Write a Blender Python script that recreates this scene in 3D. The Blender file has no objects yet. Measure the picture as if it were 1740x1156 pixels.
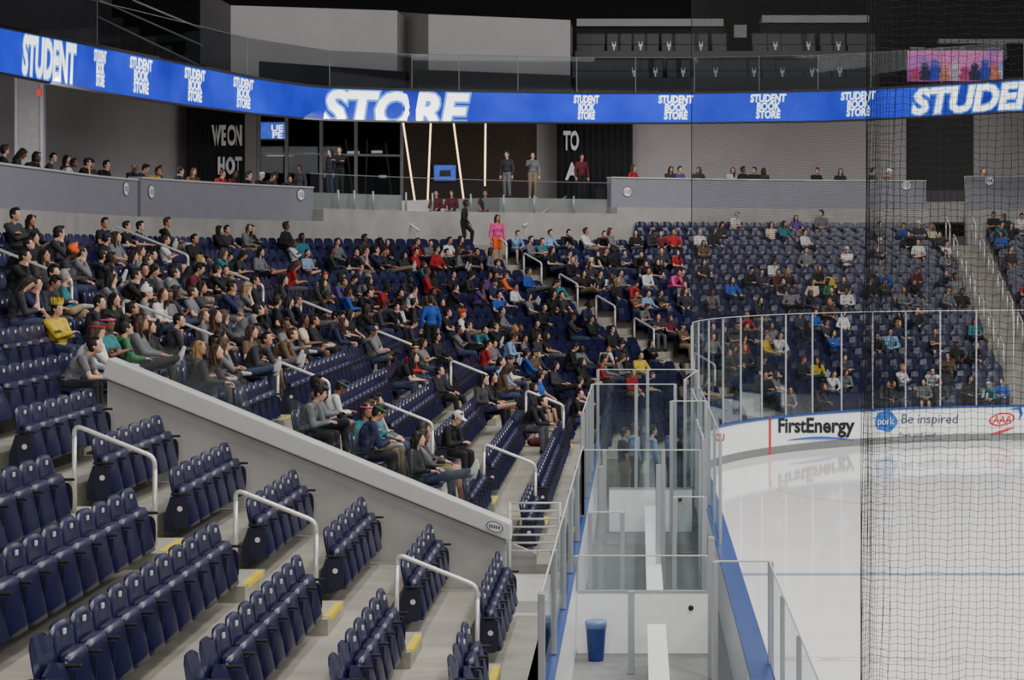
import bpy, bmesh, math, random
from mathutils import Vector, Matrix
random.seed(11)
S=bpy.context.scene; COL=S.collection
F=3400.; VX=1085.; VY=421.; H=6.
PI=math.pi
def V(*a): return Vector(a)
def P(px,py,Y): return V((px-VX)*Y/F, Y, H-(py-VY)*Y/F)
def proj(v): return (VX+F*v[0]/v[1], VY+F*(H-v[2])/v[1])
def interp(tab,x):
    if x<=tab[0][0]: return tab[0][1]
    for (a,b),(c,d) in zip(tab,tab[1:]):
        if x<=c: return b+(d-b)*(x-a)/(c-a)
    return tab[-1][1]
# ------------------------------------------------------------------ materials
def lin(c):
    c=c/255.
    return c/12.92 if c<=.04045 else ((c+.055)/1.055)**2.4
def mat(name,col,rough=.5,metal=0.,var=.1,scale=6.,bump=0.,emit=0.,spec=.5,col2=None,dark=False):
    m=bpy.data.materials.new(name); m.use_nodes=True; nt=m.node_tree; N=nt.nodes; L=nt.links
    b=N['Principled BSDF']; c=[lin(x) for x in col]
    tc=N.new('ShaderNodeTexCoord'); nz=N.new('ShaderNodeTexNoise')
    nz.inputs['Scale'].default_value=scale; nz.inputs['Detail'].default_value=4
    L.new(tc.outputs['Object'],nz.inputs['Vector'])
    cr=N.new('ShaderNodeValToRGB'); e=cr.color_ramp.elements
    e[0].position=.3; e[1].position=.7
    e[0].color=[x*(1-var) for x in c]+[1]; e[1].color=[min(1,x*(1+var)) for x in c]+[1]
    if col2: e[0].color=c+[1]; e[1].color=[lin(x) for x in col2]+[1]
    L.new(nz.outputs[0],cr.inputs['Fac'])
    if dark: b.inputs['Base Color'].default_value=(.01,.01,.02,1)
    else: L.new(cr.outputs['Color'],b.inputs['Base Color'])
    b.inputs['Roughness'].default_value=rough; b.inputs['Metallic'].default_value=metal
    b.inputs['Specular IOR Level'].default_value=spec
    if emit:
        L.new(cr.outputs['Color'],b.inputs['Emission Color']); b.inputs['Emission Strength'].default_value=emit
    if bump:
        bp=N.new('ShaderNodeBump'); bp.inputs['Strength'].default_value=bump; bp.inputs['Distance'].default_value=.02
        L.new(nz.outputs[0],bp.inputs['Height']); L.new(bp.outputs['Normal'],b.inputs['Normal'])
    return m
def glassmat(name,tint=(.93,.96,.955),refl=.06,k=.25):
    m=bpy.data.materials.new(name); m.use_nodes=True; nt=m.node_tree; N=nt.nodes; L=nt.links
    N.remove(N['Principled BSDF']); out=N['Material Output']
    tr=N.new('ShaderNodeBsdfTransparent'); tr.inputs[0].default_value=(*tint,1)
    gl=N.new('ShaderNodeBsdfGlossy'); gl.inputs['Roughness'].default_value=.03; gl.inputs[0].default_value=(.9,.95,1,1)
    lw=N.new('ShaderNodeLayerWeight'); lw.inputs['Blend'].default_value=.25
    mp=N.new('ShaderNodeMath'); mp.operation='MULTIPLY_ADD'; mp.inputs[1].default_value=k; mp.inputs[2].default_value=refl
    L.new(lw.outputs['Fresnel'],mp.inputs[0])
    mx=N.new('ShaderNodeMixShader'); L.new(mp.outputs[0],mx.inputs[0]); L.new(tr.outputs[0],mx.inputs[1]); L.new(gl.outputs[0],mx.inputs[2])
    L.new(mx.outputs[0],out.inputs['Surface'])
    return m
M={}
M['navy']=mat('seat_navy_plastic',(22,23,60),.29,var=.08,scale=9)
M['navy2']=mat('seat_navy_dark',(20,21,50),.4,var=.1,scale=9)
M['black']=mat('black_plastic',(16,16,19),.5)
M['plate']=mat('number_plate_white',(205,205,205),.4,var=.03)
M['conc']=mat('concrete',(150,147,137),.85,var=.16,scale=2.2,bump=.15)
M['conc2']=mat('concrete_grey_wall',(160,158,155),.85,var=.12,scale=1.5,bump=.1)
M['cap']=mat('pale_cap_paint',(194,193,189),.5,var=.04)
M['steel']=mat('brushed_steel',(216,216,214),.35,metal=.45,var=.05)
M['alu']=mat('aluminium_post',(172,174,177),.38,metal=.6,var=.06)
M['yellow']=mat('yellow_nosing',(214,188,40),.6,var=.08)
M['white']=mat('white_board',(236,238,238),.3,var=.03)
M['kick']=mat('grey_kick_plate',(118,120,120),.5)
M['blue']=mat('blue_cap_rail',(44,72,135),.4)
M['rubber']=mat('grey_rubber_floor',(118,119,120),.8,var=.12,scale=5)
M['glass']=glassmat('clear_rink_glass',(.95,.97,.965),.03,.2)
M['glass2']=glassmat('clear_rail_glass',(.93,.95,.95),.04,.2)
M['deckglass']=glassmat('tinted_deck_glass',(.72,.74,.75),.008,.03)
M['darkglass']=glassmat('dark_glazing',(.45,.47,.5),.006,.02)
M['para']=mat('grey_parapet_panel',(134,134,144),.6,var=.04,scale=2)
M['wallg']=mat('grey_concourse_wall',(142,138,139),.8,var=.05,scale=1)
M['suite']=mat('pale_suite_wall',(158,155,155),.8,var=.04,scale=1)
M['dark']=mat('dark_wall',(24,23,26),.8,var=.2,scale=1.5)
M['brick']=mat('dark_brick',(58,49,42),.9,var=.3,scale=14,bump=.3)
M['curtain']=mat('black_curtain',(10,10,14),.9,var=.2)
M['soffit']=mat('dark_soffit',(50,48,50),.8)
M['led']=mat('led_blue',(8,3,150),.5,scale=.3,emit=1.2,col2=(34,66,245),dark=True,spec=.1)
M['ledw']=mat('led_white',(245,248,255),.4,var=.02,emit=1.8)
M['ledl']=mat('led_light_blue',(70,150,250),.4,var=.05,emit=1.2,dark=True)
M['tube']=mat('warm_light_tube',(255,214,150),.4,var=.02,emit=3.0)
M['tv']=mat('tv_blue',(20,70,200),.4,var=.3,scale=3,emit=1.0,dark=True)
M['lamp']=mat('cool_lamp',(225,235,240),.4,var=.02,emit=1.5)
M['red']=mat('red_paint',(200,36,44),.5,var=.05)
M['exit']=mat('exit_red',(190,30,30),.5,emit=.4)
M['textk']=mat('black_lettering',(16,18,26),.5,var=.03)
M['textb']=mat('blue_lettering',(35,75,175),.5,var=.03)
M['textg']=mat('grey_blue_lettering',(58,66,92),.5,var=.03)
M['textp']=mat('bright_blue_paint',(40,100,185),.5,var=.05)
M['net']=mat('black_net',(10,10,11),.9,var=.1)
M['cloth_w']=mat('white_letter_cloth',(190,190,195),.8)
M['bin']=mat('blue_bin',(26,50,112),.45)
M['liner']=mat('bin_liner',(95,122,165),.3)
M['uppseat']=mat('upper_seat_black',(34,34,40),.5)
M['ice']=mat('ice',(246,247,246),.05,var=.03,scale=.6,spec=.4)
def reflectionmat():  # emissive colours standing for a video board mirrored in glass
    m=bpy.data.materials.new('reflected_picture'); m.use_nodes=True; nt=m.node_tree; N=nt.nodes; L=nt.links
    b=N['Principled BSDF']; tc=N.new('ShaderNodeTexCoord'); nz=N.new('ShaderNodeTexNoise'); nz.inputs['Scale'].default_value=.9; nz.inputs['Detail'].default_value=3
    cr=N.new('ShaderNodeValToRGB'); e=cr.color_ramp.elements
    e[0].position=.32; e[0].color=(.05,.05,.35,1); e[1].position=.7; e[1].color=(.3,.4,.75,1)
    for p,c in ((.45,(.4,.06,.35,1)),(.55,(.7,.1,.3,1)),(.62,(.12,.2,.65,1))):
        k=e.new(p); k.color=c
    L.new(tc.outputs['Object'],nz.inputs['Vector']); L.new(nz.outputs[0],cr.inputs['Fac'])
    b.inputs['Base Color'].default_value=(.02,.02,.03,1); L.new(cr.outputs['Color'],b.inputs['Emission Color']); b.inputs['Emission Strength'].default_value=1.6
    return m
M['screen']=reflectionmat()
# ------------------------------------------------------------------ mesh builder
class MB:
    def __init__(s): s.v=[];s.f=[];s.m=[];s.cur=0
    def add(s,vs,fs):
        o=len(s.v); s.v+=[tuple(v) for v in vs]; s.f+=[tuple(i+o for i in f) for f in fs]; s.m+=[s.cur]*len(fs); return s
    def hexa(s,b,t):
        return s.add(list(b)+list(t),[(3,2,1,0),(4,5,6,7),(0,1,5,4),(1,2,6,5),(2,3,7,6),(3,0,4,7)])
    def box(s,x0,x1,y0,y1,z0,z1):
        return s.hexa([(x0,y0,z0),(x1,y0,z0),(x1,y1,z0),(x0,y1,z0)],[(x0,y0,z1),(x1,y0,z1),(x1,y1,z1),(x0,y1,z1)])
    def tube(s,pts,r,n=8):
        pts=[Vector(p) for p in pts]; rs=r if isinstance(r,(list,tuple)) else [r]*len(pts)
        vs=[];fs=[];prev=None; k=len(pts)
        for i,p in enumerate(pts):
            d=(pts[min(i+1,k-1)]-pts[max(i-1,0)])
            d=d.normalized() if d.length>1e-9 else V(0,0,1)
            a=d.orthogonal().normalized() if prev is None else (prev-d*prev.dot(d)).normalized()
            prev=a; b=d.cross(a)
            for q in range(n):
                t=2*PI*q/n; vs.append(p+(a*math.cos(t)+b*math.sin(t))*rs[i])
        for i in range(k-1):
            for q in range(n):
                fs.append((i*n+q,i*n+(q+1)%n,(i+1)*n+(q+1)%n,(i+1)*n+q))
        fs.append(tuple(range(n-1,-1,-1))); fs.append(tuple((k-1)*n+q for q in range(n)))
        return s.add(vs,fs)
    def ell(s,c,r,seg=14,rings=9,rot=None):
        c=Vector(c); vs=[];fs=[]
        def tr(p):
            p=Vector(p)
            return c+(rot@p if rot else p)
        vs.append(tr((0,0,r[2])))
        for i in range(1,rings):
            t=PI*i/rings
            for q in range(seg):
                a=2*PI*q/seg; vs.append(tr((r[0]*math.sin(t)*math.cos(a),r[1]*math.sin(t)*math.sin(a),r[2]*math.cos(t))))
        vs.append(tr((0,0,-r[2]))); last=len(vs)-1
        for q in range(seg): fs.append((0,1+q,1+(q+1)%seg))
        for i in range(rings-2):
            for q in range(seg):
                a=1+i*seg+q; b=1+i*seg+(q+1)%seg; fs.append((a,a+seg,b+seg,b))
        o=1+(rings-2)*seg
        for q in range(seg): fs.append((o+q,last,o+(q+1)%seg))
        return s.add(vs,fs)
    def cap(s,a,ra,b,rb):
        s.ell(a,(ra,ra,ra),12,8); s.ell(b,(rb,rb,rb),12,8); return s.tube([a,b],[ra,rb],12)
    def prism(s,poly,ax,t):
        n=len(poly); a=[Vector(p) for p in poly]; b=[p+Vector(t) for p in a]
        fs=[tuple(range(n-1,-1,-1)),tuple(range(n,2*n))]+[(i,(i+1)%n,n+(i+1)%n,n+i) for i in range(n)]
        return s.add(a+b,fs)
    def mesh(s,name,mats=(),smooth=False,bevel=0):
        me=bpy.data.meshes.new(name); me.from_pydata(s.v,[],s.f)
        for m in mats: me.materials.append(m)
        if len(mats)>1: me.polygons.foreach_set('material_index',s.m)
        bm=bmesh.new(); bm.from_mesh(me)
        bmesh.ops.recalc_face_normals(bm,faces=bm.faces)
        if bevel:
            ed=[e for e in bm.edges if len(e.link_faces)==2 and e.calc_face_angle(0)>.6]
            bmesh.ops.bevel(bm,geom=ed,offset=bevel,segments=2,affect='EDGES',profile=.6,clamp_overlap=True)
        bm.to_mesh(me); bm.free()
        if smooth: me.polygons.foreach_set('use_smooth',[True]*len(me.polygons))
        me.update(); return me
    def build(s,name,m,parent=None,smooth=False,bevel=0):
        me=s.mesh(name,m if isinstance(m,(list,tuple)) else [m],smooth,bevel); o=bpy.data.objects.new(name,me); COL.objects.link(o)
        if parent: o.parent=parent
        return o
def T(o,label,cat,group=None,kind=None):
    o['label']=label; o['category']=cat
    if group: o['group']=group
    if kind: o['kind']=kind
    return o
def ST(o,label,cat='structure'):
    o['kind']='structure'; o['label']=label; o['category']=cat; return o
def empty(name,loc,label,cat,group=None,rz=0):
    o=bpy.data.objects.new(name,None); o.location=loc; o.rotation_euler=(0,0,rz); o.empty_display_size=.1; COL.objects.link(o); return T(o,label,cat,group)
def child(name,me,parent,loc=None,rz=0):
    o=bpy.data.objects.new(name,me); COL.objects.link(o); o.parent=parent
    if loc: o.location=loc
    return o
ORD="first second third fourth fifth sixth seventh eighth ninth tenth eleventh twelfth thirteenth fourteenth fifteenth sixteenth seventeenth eighteenth nineteenth twentieth".split()
ORD+=['twenty-'+w for w in ORD[:9]]+['thirtieth']+['thirty-'+w for w in ORD[:9]]+['fortieth']+['forty-'+w for w in ORD[:9]]
def ordw(n): return ORD[n] if n<len(ORD) else 'number %d'%(n+1)
# ------------------------------------------------------------------ text
def text_geo(body,shear=0,off=0):
    cu=bpy.data.curves.new('t','FONT'); cu.body=body; cu.shear=shear; cu.offset=off; cu.resolution_u=3; cu.align_x='CENTER'; cu.space_line=.78
    ob=bpy.data.objects.new('t',cu); COL.objects.link(ob)
    dg=bpy.context.evaluated_depsgraph_get(); me=bpy.data.meshes.new_from_object(ob.evaluated_get(dg))
    vs=[tuple(v.co) for v in me.vertices]; fs=[tuple(p.vertices) for p in me.polygons]
    bpy.data.objects.remove(ob); bpy.data.meshes.remove(me)
    return vs,fs
def place_text(name,body,mp,m,parent,shear=0,off=0,ref=None,clip=None):
    vs,fs=text_geo(body,shear,off)
    rv=text_geo(body,shear,ref)[0] if ref is not None else vs
    x0=min(v[0] for v in rv);x1=max(v[0] for v in rv);y0=min(v[1] for v in rv);y1=max(v[1] for v in rv)
    vs=[((v[0]-x0)/(x1-x0),(v[1]-y0)/(y1-y0),0) for v in vs]
    me=bpy.data.meshes.new(name); me.from_pydata(vs,[],fs)
    if clip:
        bm=bmesh.new(); bm.from_mesh(me)
        for co,no in clip:
            bmesh.ops.bisect_plane(bm,geom=bm.verts[:]+bm.edges[:]+bm.faces[:],plane_co=co,plane_no=no,clear_outer=True)
        bm.to_mesh(me); bm.free()
    for v in me.vertices: v.co=mp(v.co.x,v.co.y)
    me.materials.append(m); me.update()
    o=bpy.data.objects.new(name,me); COL.objects.link(o); o.parent=parent
    return o
# ------------------------------------------------------------------ bowl path
CX,CY,R0=12.9,50.9,11.5
UE=CY+95.
def bowl(o,u):
    if u<CY: return V(1.4-o,u,0),V(-1,0,0)
    if u<=CY+90:
        a=math.radians(180-(u-CY)); n=V(math.cos(a),math.sin(a),0); return V(CX,CY,0)+n*(R0+o),n
    return V(CX+(u-CY-90),CY+R0+o,0),V(0,1,0)
def usteps(u0,u1,da=3.):
    us=[u0]
    a,b=max(u0,CY),min(u1,CY+90)
    if b>a:
        n=max(1,int((b-a)/da+.5)); us+=[a+(b-a)*i/n for i in range(n+1)]
    us.append(u1)
    out=[]
    for x in us:
        if not out or x-out[-1]>1e-4: out.append(x)
    return out
def u_px(o,px):
    lo,hi=6.,170.
    for _ in range(50):
        m=(lo+hi)/2
        if proj(bowl(o,m)[0])[0]<px: lo=m
        else: hi=m
    return lo
def sweep(mb,o0,o1,z0,z1,u0,u1,da=3.):
    us=usteps(u0,u1,da); vs=[];fs=[]
    for u in us:
        a=bowl(o0,u)[0]; b=bowl(o1,u)[0]
        vs+=[(a.x,a.y,z0),(b.x,b.y,z0),(b.x,b.y,z1),(a.x,a.y,z1)]
    for i in range(len(us)-1):
        for q in range(4): fs.append((i*4+q,i*4+(q+1)%4,(i+1)*4+(q+1)%4,(i+1)*4+q))
    fs+=[(3,2,1,0),tuple((len(us)-1)*4+q for q in range(4))]
    return mb.add(vs,fs)
TR,RS=.85,.34
def oj(j): return .53+TR*j
def zj(j): return .31+RS*j
NJ=18
def tier(name,u0,u1,j0,j1,zb,label):
    prof=[None]
    for j in range(j0,j1+1): prof+=[(oj(j)-.62+(.24 if j==0 else 0),zj(j)),(oj(j)+.23,zj(j))]
    prof[0]=(prof[1][0],zb)
    prof.append((oj(j1)+.23,zb)); k=len(prof); us=usteps(u0,u1,3.); vs=[];fs=[]
    for u in us:
        for o,z in prof:
            p=bowl(o,u)[0]; vs.append((p.x,p.y,z))
    for i in range(len(us)-1):
        for q in range(k): fs.append((i*k+q,i*k+(q+1)%k,(i+1)*k+(q+1)%k,(i+1)*k+q))
    fs+=[tuple(range(k-1,-1,-1)),tuple((len(us)-1)*k+q for q in range(k))]
    return ST(MB().add(vs,fs).build(name,M['conc']),label)
tier('seating_tier',5,25.4,3,17,.0,'near stepped concrete seating tier at lower left')
tier('seating_tier',25.4,29.5,10,17,3.4,'upper stepped tier over the tunnel behind the sloping wall')
tier('seating_tier',29.5,CY,3,17,.0,'side stepped concrete tier past the sloping wall')
tier('seating_tier',CY,UE,3,17,.0,'curved stepped concrete tier around the far corner and end')
tier('seating_tier',47.5,UE,0,2,-.1,'three lowest concrete rows behind the corner glass')
ST(MB().box(-1.2,-.98,5,47.4,0,1.33).box(-8,-1.0,25.4,29.5,-.1,.9).build('walkway',M['conc']),'concrete walkway strip behind the team bench boxes')
# ------------------------------------------------------------------ aisles
YA=21.1
UB4=CY+43.6; UEA=CY+88.9
AIS=[('A',YA,3,17),('B1',33.0,3,17),('B2',45.3,3,17),('B4',UB4,0,17),('E',UEA,0,17)]
def aisle_dirs(u,o):
    p,n=bowl(o,u); t=V(n.y,-n.x,0); return p,n,t
def obox(mb,p,n,t,o0,o1,w,z0,z1):
    b=[p+n*o0-t*w,p+n*o1-t*w,p+n*o1+t*w,p+n*o0+t*w]
    mb.hexa([(q.x,q.y,z0) for q in b],[(q.x,q.y,z1) for q in b])
anames={'A':'near','B1':'side','B2':'far side','B4':'corner','E':'end'}
for nm,u,j0,j1 in AIS:
    st=MB();ye=MB()
    p,n,t=aisle_dirs(u,0)
    for j in range(j0,j1+1):
        o=oj(j)
        if j<j1:
            obox(st,p,n,t,o-.19,o+.24,.55,zj(j)-.01,zj(j)+RS/2)
            obox(ye,p,n,t,o-.195,o-.12,.42,zj(j)+RS/2,zj(j)+RS/2+.006)
            if nm=='A': obox(ye,p,n,t,o-.197,o-.19,.42,zj(j)+RS/2-.05,zj(j)+RS/2)
        if nm in('A','B1') and j>0:
            obox(ye,p,n,t,o-.62,o-.545,.42,zj(j),zj(j)+.006); obox(ye,p,n,t,o-.626,o-.62,.42,zj(j)-.05,zj(j))
    s=ST(st.build('aisle_stairs',M['conc']),'concrete aisle stairs, %s aisle'%anames[nm])
    if nm not in('B4','E'): ye.build('yellow_nosing',M['yellow'],s)
    else: ye.build('dark_nosing',M['kick'],s)
def fillet(pts,rad,k=4):
    out=[Vector(pts[0])]
    for a,b,c in zip(pts,pts[1:],pts[2:]):
        a,b,c=Vector(a),Vector(b),Vector(c)
        p=b+(a-b).normalized()*rad; q=b+(c-b).normalized()*rad
        for i in range(k+1):
            s=i/k; out.append(p*(1-s)**2+b*2*s*(1-s)+q*s*s)
    out.append(Vector(pts[-1])); return out
RAILS={'A':[(4,3),(6,5),(8,7),(10,9),(12,11)],'B1':[(4,3),(6,5),(8,7),(11,9),(14,12)],'B2':[(4,3),(6,5),(8,7),(10,9),(12,11),(15,13)],
 'B4':[(15,14),(13,12),(11,10),(9,8),(7,6),(4,3)],'E':[(17,16),(15,14),(13,12),(11,10),(9,8),(7,6),(5,4)]}
for nm,u,_,_ in AIS:
    p,n,t=aisle_dirs(u,0)
    for i,(jh,jl) in enumerate(sorted(RAILS[nm])):
      for sgn in ((-.5,.5) if nm=='E' else (0,)):
        oh,ol=oj(jh)+.02,oj(jl)+.02
        sd=t*sgn; rr={'E':.034,'B4':.034,'B2':.03}.get(nm,.025)
        a=p+n*oh+sd; b=p+n*ol+sd
        zb0=zj(jh)+RS/2; zb1=zj(jl)+RS/2; zt0=zj(jh)+1.1; zt1=zj(jl)+1.1
        r=empty('handrail',(a.x,a.y,zb0),'steel handrail%s on the %s aisle stairs, %s up from the lowest'%({-.5:' at left side',.5:' at right side',0:''}[sgn],anames[nm],ordw(i)),'handrail','aisle stair handrails')
        lo=lambda q,z:V(q.x-a.x,q.y-a.y,z-zb0)
        pts=[lo(a,zt0-.14),lo(a,zt0),lo(b,zt1),lo(b,zt1-.14)]
        MB().tube(fillet(pts,.09),rr,8).build('top_rail',M['steel'],r,True)
        MB().tube([lo(a,zb0),lo(a,zt0-.12)],rr,8).build('post',M['steel'],r,True)
        MB().tube([lo(b,zb1),lo(b,zt1-.12)],rr,8).build('post',M['steel'],r,True)
# ------------------------------------------------------------------ sloping wall
w=MB(); w.prism([(-1.69,25.42,.2),(-1.69,25.42,2.32),(-6.75,25.42,4.40),(-6.75,25.42,.2)],0,(0,.2,0))
wd=ST(w.build('wall_divider',M['conc2']),'sloping grey concrete dividing wall with pale cap')
c=MB(); c.prism([(-1.62,25.34,2.27),(-1.62,25.34,2.5),(-6.72,25.34,4.60),(-6.80,25.34,4.36)],0,(0,.36,0)); c.build('pale_cap',M['cap'],wd,False,.02)
e=MB()
ec=V(-1.82,25.325,2.465)
for k,(a,b,mi) in enumerate(((.135,.085,0),(.115,.07,1),(.1,.06,0))):
    e.cur=mi; e.add([ec+V(a*math.cos(t*PI/14)*.95,-.004*k,b*math.sin(t*PI/14)-a*math.cos(t*PI/14)*.2) for t in range(28)],[tuple(range(28))])
e.cur=1
for k in range(5): e.add([ec+V(-.07+k*.03+dx,-.012,dz-(-.07+k*.03)*.2) for dx,dz in ((0,-.02),(.018,-.02),(.018,.02),(0,.02))],[(0,1,2,3)])
e.build('oval_emblem',[M['plate'],M['textg']],wd)
for k in range(3):
    x0=-1.75-k*1.6; x1=x0-1.57; zz=lambda x:2.5+(-1.62-x)*.4118
    g=MB().prism([(x0,25.5,zz(x0)),(x0,25.5,zz(x0)+.42),(x1,25.5,zz(x1)+.42),(x1,25.5,zz(x1))],0,(0,.015,0)).build('glass_guard_panel',M['glass2'])
    T(g,'low clear glass guard panel on the sloping wall cap, %s from the ice end'%ordw(k),'glass panel','guard panels on the sloping wall')
ST(MB().prism([(-1.5,29.4,0),(-1.5,29.4,1.5),(-6.9,29.4,3.7),(-6.9,29.4,0)],0,(0,.12,0)).build('wall_tunnel',M['conc2']),'hidden far concrete side of the tunnel')
br=empty('barrier_rail',(-1.5,28.9,.9),'white barrier of horizontal rails at the foot of the sloping wall','railing')
for x in (-.36,.36): MB().tube([(x,0,0),(x,0,1.42)],.025).build('post',M['cap'],br,True)
for k in range(7): MB().tube([(-.36,0,.72+k*.115),(.36,0,.72+k*.115)],.016).build('rail',M['cap'],br,True)
ST(MB().box(-1.95,-1.0,26.2,28.8,.5,1.15).box(-1.95,-1.0,26.6,28.8,1.1,1.3).build('tunnel_steps',M['cap']),'pale steps at the mouth of the tunnel')
# ------------------------------------------------------------------ ice and boards
us=usteps(0,CY+90,3.)
poly=[]
for u in us+[CY+90+14.5]:
    q=bowl(0,u)[0]; poly.append((q.x,q.y,0))
poly+=[(27.4,0,0)]
ice=ST(MB().add(poly,[tuple(range(len(poly)))]).build('floor',M['ice']),'white ice surface of the rink','ice')
M['lineb']=mat('ice_blue_line',(158,172,206),.1,var=.06); M['liner_r']=mat('ice_red_line',(228,208,208),.1,var=.06,scale=2); M['lines']=mat('ice_faint_line',(222,216,216),.1,var=.05)
MB().box(1.41,27.4,36.57,36.87,.0005,.003).build('blue_line',M['lineb'],ice)
mb=MB()
mb.box(1.45,27.4,29.0,29.05,.0005,.003); mb.box(1.45,27.4,29.25,29.3,.0005,.003)
for k in range(44): mb.box(1.45+k*.6,1.45+k*.6+.3,29.05,29.25,.0005,.003)
mb.build('center_line',M['liner_r'],ice)
MB().box(3.8,25,57.9,57.96,.0005,.003).build('goal_line',M['liner_r'],ice)
ring=[];n=64;fs=[]
for i in range(n):
    a=2*PI*i/n
    for r in (4.52,4.58): ring.append((7.9+r*math.cos(a),50.6+r*math.sin(a),.003))
for i in range(n): fs.append((2*i,2*i+1,(2*i+3)%(2*n),(2*i+2)%(2*n)))
MB().add(ring,fs).build('face_off_circle',M['lines'],ice)
db=empty('dasher_boards',(1.4,45,0),'white dasher boards with blue cap curving round the far corner','rink boards')
def bp(name,o0,o1,z0,z1,u0,u1,m):
    mb=MB(); sweep(mb,o0,o1,z0,z1,u0,u1,2.5); ob=mb.build(name,m,db); ob.matrix_parent_inverse=Matrix.Translation(-db.location); return ob
bp('board',0,.12,.0,1.03,47,UE,M['white']); bp('kick_plate',-.012,.05,.0,.22,47,UE,M['kick']); bp('top_cap',-.03,.15,1.03,1.09,47,UE,M['blue'])
sb=empty('dasher_boards',(1.4,30,0),'white side boards with wide blue top rail in front of the bench boxes','rink boards')
for nmx,x0,x1,z0,z1,m in (('board',-.12,0,0,1.04,M['white']),('kick_plate',-.01,.012,0,.2,M['kick']),('top_cap',-.12,.16,1.04,1.09,M['blue'])):
    MB().box(x0,x1,-16,17,z0,z1).build(nmx,m,sb,False,.004)
def board_map(px0,px1,pt,pb,o=-.016):
    ua,ub=u_px(0,px0),u_px(0,px1)
    def f(fx,fy):
        q=bowl(o,ua+(ub-ua)*fx)[0]; py=pb+(pt-pb)*fy
        return V(q.x,q.y,H-(py-VY)*q.y/F)
    return f
def fixp(o,par): o.matrix_parent_inverse=Matrix.Translation(-par.location); return o
def btext(body,px0,px1,pt,pb,m,shear=0,off=0,name='lettering'): return fixp(place_text(name,body,board_map(px0,px1,pt,pb,-.02),m,db,shear,off),db)
btext('FirstEnergy',1322,1452,710,744,M['textk'],0,.03)
def bshape(name,pts,m,o=-.016):
    vs=[]
    for x,y in pts:
        u=u_px(0,x); q=bowl(o,u)[0]; vs.append((q.x,q.y,H-(y-VY)*q.y/F))
    return fixp(MB().add(vs,[tuple(range(len(vs)))]).build(name,m,db),db)
up=[(1338+i*11.4,748-6*math.sin(PI*i/10)) for i in range(11)]
bshape('blue_swoosh',up+[(x,y+1+3.4*math.sin(PI*i/10)) for i,(x,y) in reversed(list(enumerate(up)))],M['textb'])
bshape('red_line_mark',[(1306,708),(1309.5,708),(1309.5,776),(1306,776)],M['red'])
bshape('blue_blob',[(1505+19*math.cos(t*PI/16)*(1+.06*math.sin(3*t*PI/16+1)),716+18*math.sin(t*PI/16)*(1+.09*math.cos(5*t*PI/16))) for t in range(32)],M['textp'],-.014)
btext('pork',1491,1519,709,726,M['white'],0,.0)
btext('Be inspired',1531,1628,704,725,M['textg'],.1,0)
btext('Pork and beef',1528,1590,735,743,M['textg'],0,.0)
oval=[(1702+22*math.cos(t*PI/14),713+11*math.sin(t*PI/14)-3*math.cos(t*PI/14)) for t in range(28)]
bshape('red_oval',oval,M['red'],-.014); bshape('white_oval',[(1702+(x-1702)*.86,713+(y-713)*.78) for x,y in oval],M['white'],-.018)
fixp(place_text('lettering','AAA',board_map(1686,1718,706,720,-.024),M['red'],db,.2,.02),db)
bshape('blue_swirl',[(1712,696),(1735,692),(1738,704),(1730,716),(1733,704),(1730,697)],M['textb'],-.02)
bshape('red_swoosh',[(1680,738),(1700,732),(1722,726),(1722,728),(1702,736)],M['red'],-.02)
btext('YOU',1209,1230,737,750,M['red'],0,.03)
def gpanel(u0,u1,z0,z1,label,o=.05):
    a=bowl(o,u0)[0]; b=bowl(o,u1)[0]
    r=empty('rink_glass_panel',(a.x,a.y,z0),label,'glass panel','glass panels round the rink')
    d=b-a; t=d.normalized(); nn=V(-t.y,t.x,0)*.007
    q=[t*.03-nn,d-t*.03-nn,d-t*.03+nn,t*.03+nn]
    MB().hexa([(p.x,p.y,0) for p in q],[(p.x,p.y,z1-z0) for p in q]).build('pane',M['glass'],r)
    MB().box(-.025,.025,-.025,.025,0,z1-z0-.03).build('post',M['alu'],r,False,.006)
    MB().tube([V(0,0,z1-z0),d+V(0,0,z1-z0)],.011,6).build('top_edge',M['cap'],r)
    return r
NA=15
for i in range(NA): gpanel(CY+90*i/NA,CY+90*(i+1)/NA,1.09,4.05,'tall clear glass panel on the curved corner boards, %s from left'%ordw(i))
for i in range(3): gpanel(CY+90+i*1.5,CY+90+(i+1)*1.5,1.09,4.05,'tall clear glass panel on the straight end boards, %s from left'%ordw(i))
for i in range(7): gpanel(33+i*2.555,33+(i+1)*2.555,1.09,2.93,'side glass panel beyond the bench opening, %s from the near post'%ordw(i))
for i in range(4): gpanel(23.6-(i+1)*2.2,23.6-i*2.2,1.09,2.3,'low side glass panel in the bottom right foreground, %s from its far end'%ordw(i),-.14)
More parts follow.
